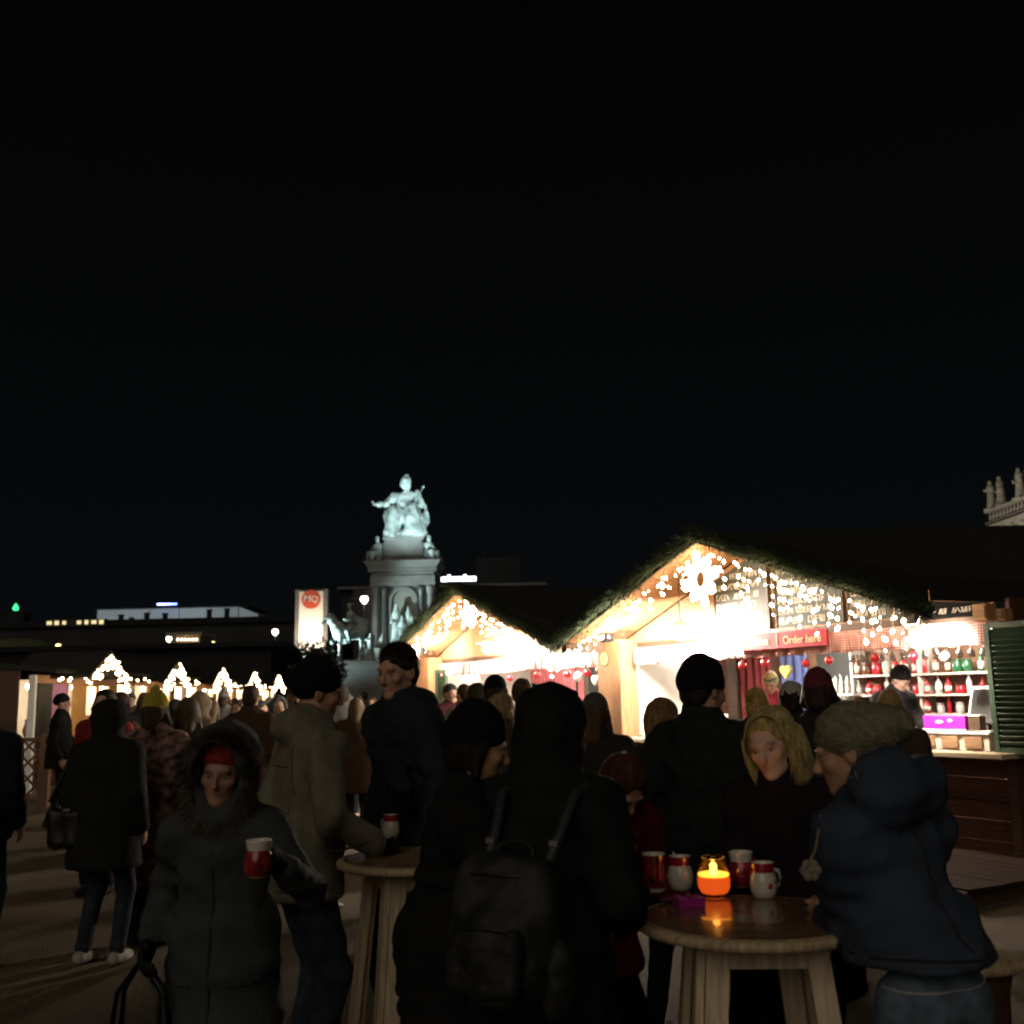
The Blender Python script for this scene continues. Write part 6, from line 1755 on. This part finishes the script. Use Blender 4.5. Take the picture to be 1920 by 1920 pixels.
# white stitches along the hood edge, drawstring with crocheted flower
jk9 = part_of(b9, 'jacket', 'coat'); tr9 = tree_of(jk9); th_ = mat('pale_thread', (.26, .27, .29), .8)
for k in range(15):
    a = rad(-62 - k * 8)
    d0 = i9['rt'] * math.sin(a) - i9['fw'] * math.cos(a) * .8; c = i9['neck'] - i9['fw'] * .06
    seam('stitching', tr9, [c + i9['up'] * (.045 + .006 * k), c + i9['up'] * (.085 + .006 * k)], [d0, d0], .0022, th_, b9, .001)
m_seam = mat('dark_seam', (.012, .012, .014), .9)
seam('back_seam', tr9, [i9['pel'] + i9['up'] * (.03 + .045 * k) for k in range(9)], [-i9['fw']] * 9, .003, m_seam, b9)
seam('hem_seam', tr9, [np.array([i9['pel'][0], i9['pel'][1] * .6, i9['hemz'] + .03])] * 19, [(math.sin(rad(20 * k)), math.cos(rad(20 * k)), 0) for k in range(19)], .004, m_seam, b9)
t1_ = tree_of(part_of(b1, 'jacket', 'coat')); ks = mat('khaki_seam', (.07, .062, .042), .9)
for sx_ in (-1, 1):
    seam('armhole_seam', t1_, [i1['neck'] - i1['up'] * (.06 + .035 * k) + i1['rt'] * sx_ * (.125 + .004 * k) for k in range(7)], [-i1['fw']] * 7, .0035, ks, b1)
    seam('side_seam', t1_, [i1['pel'] + i1['up'] * (.0 + .04 * k) + i1['rt'] * sx_ * .11 for k in range(7)], [-i1['fw']] * 7, .003, ks, b1)
    seam('pocket_edge', t1_, [i1['pel'] + i1['up'] * (.02 + .03 * k) for k in range(5)], [i1['rt'] * sx_ + i1['fw'] * (.1 + .12 * k) for k in range(5)], .004, ks, b1)
seam('yoke_seam', t1_, [i1['neck'] - i1['up'] * .16 + i1['rt'] * x_ for x_ in np.linspace(-.12, .12, 9)], [-i1['fw']] * 9, .003, ks, b1)
seam('hem_drawcord', t1_, [np.array([0, i1['pel'][1] * .5, i1['hemz'] + .05])] * 19, [(math.sin(rad(20 * k)), math.cos(rad(20 * k)), 0) for k in range(19)], .004, ks, b1)
t0_ = tree_of(part_of(b0, 'coat')); cs = mat('coat_seam', (.028, .03, .032), .9)
seam('placket', t0_, [i0['pel'] * [1, .6, 1] + i0['up'] * (.36 - .06 * k) for k in range(13)], [i0['fw']] * 13, .006, cs, b0)
for sx_ in (-1, 1):
    seam('pocket_flap', t0_, [i0['pel'] - i0['up'] * .05 + i0['rt'] * sx_ * x_ for x_ in (.06, .09, .12, .15)], [i0['fw']] * 4, .005, cs, b0)
t2_ = tree_of(part_of(b2, 'jacket', 'coat'))
seam('zip', t2_, [i2['pel'] + i2['up'] * (.03 + .055 * k) for k in range(8)], [i2['fw']] * 8, .005, m_steel, b2)
seam('chest_seam', t2_, [i2['neck'] - i2['up'] * .17 + i2['rt'] * x_ for x_ in np.linspace(-.14, .14, 9)], [i2['fw']] * 9, .0035, m_seam, b2)
t4_ = tree_of(part_of(b4, 'jacket', 'coat'))
seam('hood_seam', t4_, [i4['hc'] + i4['Rh'][:, 2] * 0] * 9, [i4['Rh'] @ np.array([.02, -math.cos(rad(a)), math.sin(rad(a))]) for a in np.linspace(-40, 90, 9)], .003, m_seam, b4)
fp = at(1520, 1632, 2.78); wpx = at(1516, 1492, 2.86)
FL = empty('flower_pendant', fp); tag(FL, 'pale crocheted flower on a cord hanging from the blue jacket', 'pendant')
for k in range(6):
    a = k * PI / 3; b = MB(); b.ball((.016 * math.cos(a), 0, .016 * math.sin(a)), (.013, .006, .013), 9, 6); b.build('petal', cloth((.30, .26, .22), 'knit'), FL)
b = MB(); b.ball((0, -.004, 0), .008, 8, 6); b.build('centre', cloth((.36, .25, .15), 'knit'), FL)
bpy.context.view_layer.update(); nn = tr9.find_nearest(b9.matrix_world.inverted() @ Vector(wpx))[0]; wpx = b9.matrix_world @ nn
d = Vector(wpx) - Vector(fp); b = MB(); b.tube([(0, 0, .024), (d.x * .3 + .004, d.y * .3, d.z * .35), (d.x * .8, d.y * .8, d.z * .75), tuple(d)], .0028, 5); b.build('cord', m_wire, FL)
# pale waistband seam of the jeans
tt9 = tree_of(part_of(b9, 'trousers'))
for dz in (.04, .075):
    seam('waistband_seam', tt9, [np.array([i9['pel'][0], i9['pel'][1], i9['pel'][2] + dz])] * 17, [(math.sin(rad(180 + 14 * (k - 8))), math.cos(rad(180 + 14 * (k - 8))), 0) for k in range(17)], .0035, mat('pale_seam', (.34, .35, .37), .8), b9)
# ---- left middle ground
cast('person at the far left edge in a dark jacket and blue jeans', -28, 1330, 7.0, 5, lod=1, coat=dict(c=(.014, .015, .018), t=.03, hem=.80), hair=dict(c=(.02, .015, .012)), trousers=(.035, .05, .085), seed=12)
bw_, iw = cast('man in black walking past the lattice fence with a mug in his hand', 118, 1318, 14.6, -78, lod=1, step=.12, hl={-1: (-.05, .30, 1.08)}, coat=dict(c=BLK, t=.03, hem=.78), hat=dict(c=BLK, rim=False, cut=.0), skin=(.55, .32, .26), trousers=(.016, .014, .014), seed=13)
gw = grip(bw_, iw, -1); mug((gw.x, gw.y, gw.z - .05), 0, 'white mug held by the man at the lattice fence', 0, 1.0)
ba, ia = cast('hooded person from behind in dark jacket, jeans and pale sneakers', 207, 1352, 7.1, -8, lod=1, head=(-4, 4, 0), coat=dict(c=(.017, .018, .016), t=.045, hem=.64, fold=.01, flare=.03), hood=dict(r=1.05), trousers=(.030, .034, .045), shoes=(.34, .33, .31), seed=14, stance=.12)
SB = empty('shoulder_bag', world(ba, np.array([-.20, -.12, .86])).to_tuple(), ba.rotation_euler.z); tag(SB, 'black shoulder bag on the hip of the person in pale sneakers', 'bag')
link('bag', sdf_mesh('bag', [('add', 0, rbox((0, 0, .0), (.13, .06, .13), .05)), ('warp', 0, folds(.012, 16, 3))], .016, (-.25, -.15, -.25), (.25, .15, .25)), mat('black_nylon', (.008, .008, .009), .5, .2), SB)
b = MB(); b.tube([(-.12, .0, .16), (-.02, .06, .45), (.14, .14, .60)], .016, 6); b.build('strap', m_black, SB)
b = MB(); b.box((.04, -.074, .12), (.05, .008, .02)); b.build('buckle', mat('bright_buckle', (.7, .7, .7), .2), SB)
cast('dark-haired person with black glasses facing the camera before the first hut', 196, 1318, 9.6, 175, lod=1, coat=dict(c=(.20, .02, .02), t=.03, hem=.7), hair=dict(c=(.015, .012, .01), len=.05), skin=(.62, .40, .32), trousers=BLK, scarf=BLK, seed=15)
cast('brown-haired person cheek to cheek with the one in glasses', 219, 1322, 9.9, 150, lod=1, head=(0, 0, -10), coat=dict(c=(.10, .05, .03), t=.03, hem=.7), hair=dict(c=(.05, .03, .02)), skin=(.60, .38, .30), trousers=BLK, seed=16)
cast('person in a bulky yellow pompom hat and a red and white patterned blanket coat', 294, 1334, 7.6, -12, lod=1, coat=dict(c=(.22, .13, .12), t=.045, hem=.42, flare=.05, kind='check'), hat=dict(c=(.42, .36, .05), pom=True, tall=.03, cut=-.02), hair=dict(c=(.06, .04, .03), len=.08), trousers=BLK, seed=17)
cast('person with long ash brown hair in black, right of the yellow hat', 353, 1338, 7.9, 8, lod=1, coat=dict(c=(.013, .013, .014), t=.035, hem=.6), hair=dict(c=(.10, .075, .045), len=.18), trousers=BLK, seed=18)
# ---- before the second stall
cast('balding man in a dark coat before the left end of the second stall', 897, 1306, 9.4, -35, lod=1, coat=dict(c=(.02, .02, .022), t=.03, hem=.7), hair=dict(c=(.05, .035, .025)), skin=(.6, .38, .28), trousers=BLK, seed=19)
cast('person in a round black cap before the second stall', 930, 1298, 8.6, -20, lod=1, coat=dict(c=(.015, .014, .014), t=.03, hem=.7), hat=dict(c=(.010, .009, .009), rim=True, tall=.01, cut=.0), hair=dict(c=(.03, .02, .015), len=.06), trousers=BLK, seed=20)
cast('man with cropped brown hair before the second stall, right of the round cap', 981, 1300, 8.9, -25, lod=1, coat=dict(c=(.022, .022, .024), t=.03, hem=.7), hair=dict(c=(.09, .055, .03)), trousers=BLK, seed=21)
cast('fair-haired person in a fur collar, low between the heads at the second stall', 944, 1330, 7.6, -60, lod=1, coat=dict(c=(.05, .038, .03), t=.04, hem=.7), hair=dict(c=(.28, .19, .09), len=.06), trousers=BLK, seed=22)
cast('person in a dusky pink beanie near the pillar, half hidden by the black hood', 1076, 1336, 8.4, 10, lod=1, coat=dict(c=(.03, .02, .022), t=.03, hem=.7), hat=dict(c=(.14, .045, .06), pom=True), hair=dict(c=(.05, .03, .02), len=.08), trousers=BLK, seed=23)
cast('person in a grey felt hat with brown hair, in front of the stall pillar', 1117, 1338, 6.6, -20, lod=1, coat=dict(c=(.025, .022, .02), t=.035, hem=.65), hat=dict(c=(.085, .075, .065), rim=True, tall=.01), hair=dict(c=(.09, .05, .025), len=.15), trousers=BLK, seed=24)
# ---- customers of the near stall
cast('person with a honey blond bun waiting at the near stall counter', 1421, 1318, 8.3, -42, lod=1, coat=dict(c=(.04, .035, .03), t=.03, hem=.7), hair=dict(c=(.42, .27, .10), len=.05, bun=True), trousers=BLK, seed=25)
cast('dark-haired person with a pale headband at the near stall', 1487, 1310, 7.6, -35, lod=1, coat=dict(c=(.022, .02, .02), t=.03, hem=.7), hair=dict(c=(.025, .014, .012), len=.05), hat=dict(c=(.42, .40, .36), kind='band', cut=.0), trousers=BLK, seed=26)
bm_, im_ = cast('person in a maroon knitted beanie before the near stall', 1536, 1300, 6.3, -25, lod=1, coat=dict(c=(.028, .024, .024), t=.035, hem=.7), hat=dict(c=(.15, .032, .045), rim=False, tall=.025, cut=-.01), hair=dict(c=(.04, .025, .02), len=.05), trousers=BLK, seed=27)
cast('person in a sandy fur hat and red scarf at the counter end', 1669, 1330, 7.4, -22, lod=1, coat=dict(c=(.055, .04, .032), t=.035, hem=.7), hat=dict(c=(.42, .25, .11), rim=True, tall=.02, cut=-.01), scarf=(.42, .03, .03), hair=dict(c=(.2, .12, .06), len=.03), trousers=BLK, seed=28)
# ---- vendors
cast('vendor in a striped knit cap serving inside the near stall', 1447, 1292, 13.35, 165, lean=8, lod=1, head=(-12, 18, 0), coat=dict(c=(.30, .03, .05), t=.028, hem=.7), hat=dict(c=(.7, .65, .4), stripes=[(.75, .7, .6), (.42, .52, .10), (.05, .08, .16), (.62, .60, .2), (.8, .55, .25), (.8, .75, .6)], rim=False, cut=.01, tall=.02), skin=(.62, .38, .30), trousers=BLK, seed=29, zbase=.08)
cast('vendor in black jacket and black beanie bending over the hot plate', 1684, 1278, 11.45, 200, lean=20, lod=1, head=(20, 24, 0), hl={1: (.22, .42, 1.12), -1: (-.2, .42, 1.1)}, coat=dict(c=(.022, .022, .026), t=.04, hem=.74, kind='puff'), hat=dict(c=(.014, .015, .018), rim=True, tall=.03), skin=(.66, .46, .38), trousers=BLK, seed=30, zbase=.08, H=1.8)

# ---- the crowd farther off: a few built figures, copied with their parts
protos = []
for k, (hat, hair, hood, hm) in enumerate(((dict(c=(.05, .05, .055)), dict(c=(.05, .03, .02)), None, .7), (None, dict(c=(.06, .035, .02)), None, .78), (None, dict(c=(.12, .08, .045), len=.15), None, .6), (None, None, dict(r=1.05), .62), (dict(c=(.2, .18, .16), pom=True, tall=.02), dict(c=(.05, .03, .02), len=.08), None, .68))):
    protos.append(person('proto', 0, 0, 0, H=1.72, lod=2, coat=dict(c=(.031 + k * .001, .03, .03), t=.035, hem=hm), hat=hat, hair=hair, hood=hood, trousers=(.022, .022, .026), seed=40 + k)[0])
HW = ('knit cap', 'bare short hair', 'long loose hair', 'hood up', 'pompom hat')
CC = (('charcoal', (.03, .03, .032)), ('navy', (.018, .022, .04)), ('rust', (.12, .045, .02)), ('olive', (.05, .05, .028)), ('wine', (.05, .010, .014)), ('beige', (.24, .18, .12)), ('grey', (.10, .10, .105)), ('brown', (.06, .035, .022)))
rs = random.Random(77); used = set(); spots = []
for (px, Y, i, c) in ((330, 12.5, 0, 0), (376, 11.5, 3, 5), (398, 14, 2, 3), (420, 17, 4, 6), (448, 12, 2, 5), (470, 10.5, 1, 7), (488, 16, 0, 2), (505, 21, 4, 4), (522, 13, 3, 6), (545, 24, 1, 0), (566, 19, 0, 3), (640, 13.4, 0, 6), (655, 15, 4, 5), (668, 12.5, 2, 7), (628, 19, 1, 6), (700, 22, 2, 2), (682, 26, 0, 5), (312, 18, 1, 3), (270, 15, 2, 0), (345, 24, 3, 7), (440, 27, 0, 1), (480, 30, 1, 4), (600, 29, 4, 2), (655, 32, 3, 2), (845, 14, 0, 4), (870, 12.5, 1, 5), (1000, 11.5, 3, 0), (1040, 12, 2, 1), (245, 20, 0, 7), (395, 21, 1, 2)):
    spots.append((px, Y, i, c))
first = set()
for (px, Y, i, c) in spots:
    assert (i, c) not in used, (i, c); used.add((i, c))
    if i in first: o = copy_tree(protos[i])
    else: o = protos[i]; first.add(i)
    q = at(px, 1320, Y); o.location = (q.x, q.y, 0); o.rotation_euler.z = rad(rs.uniform(-180, 180)) if rs.random() < .4 else rad(rs.uniform(-50, 50))
    z = rs.uniform(.93, 1.05); o.scale = (z, z, z)
    for ch in o.children:
        if ch.name.split('.')[0] in ('coat', 'jacket'):
            ch.material_slots[0].link = 'OBJECT'; ch.material_slots[0].material = cloth(CC[c][1])
    where = 'before the small huts' if px < 320 else 'in the crowd behind the grey coat' if px < 560 else 'in the crowd beside the khaki jacket' if px < 720 else 'before the second stall'
    tag(o, 'person in %s coat with %s, %s' % (CC[c][0], HW[i], where), 'person', 'crowd in the market lane')
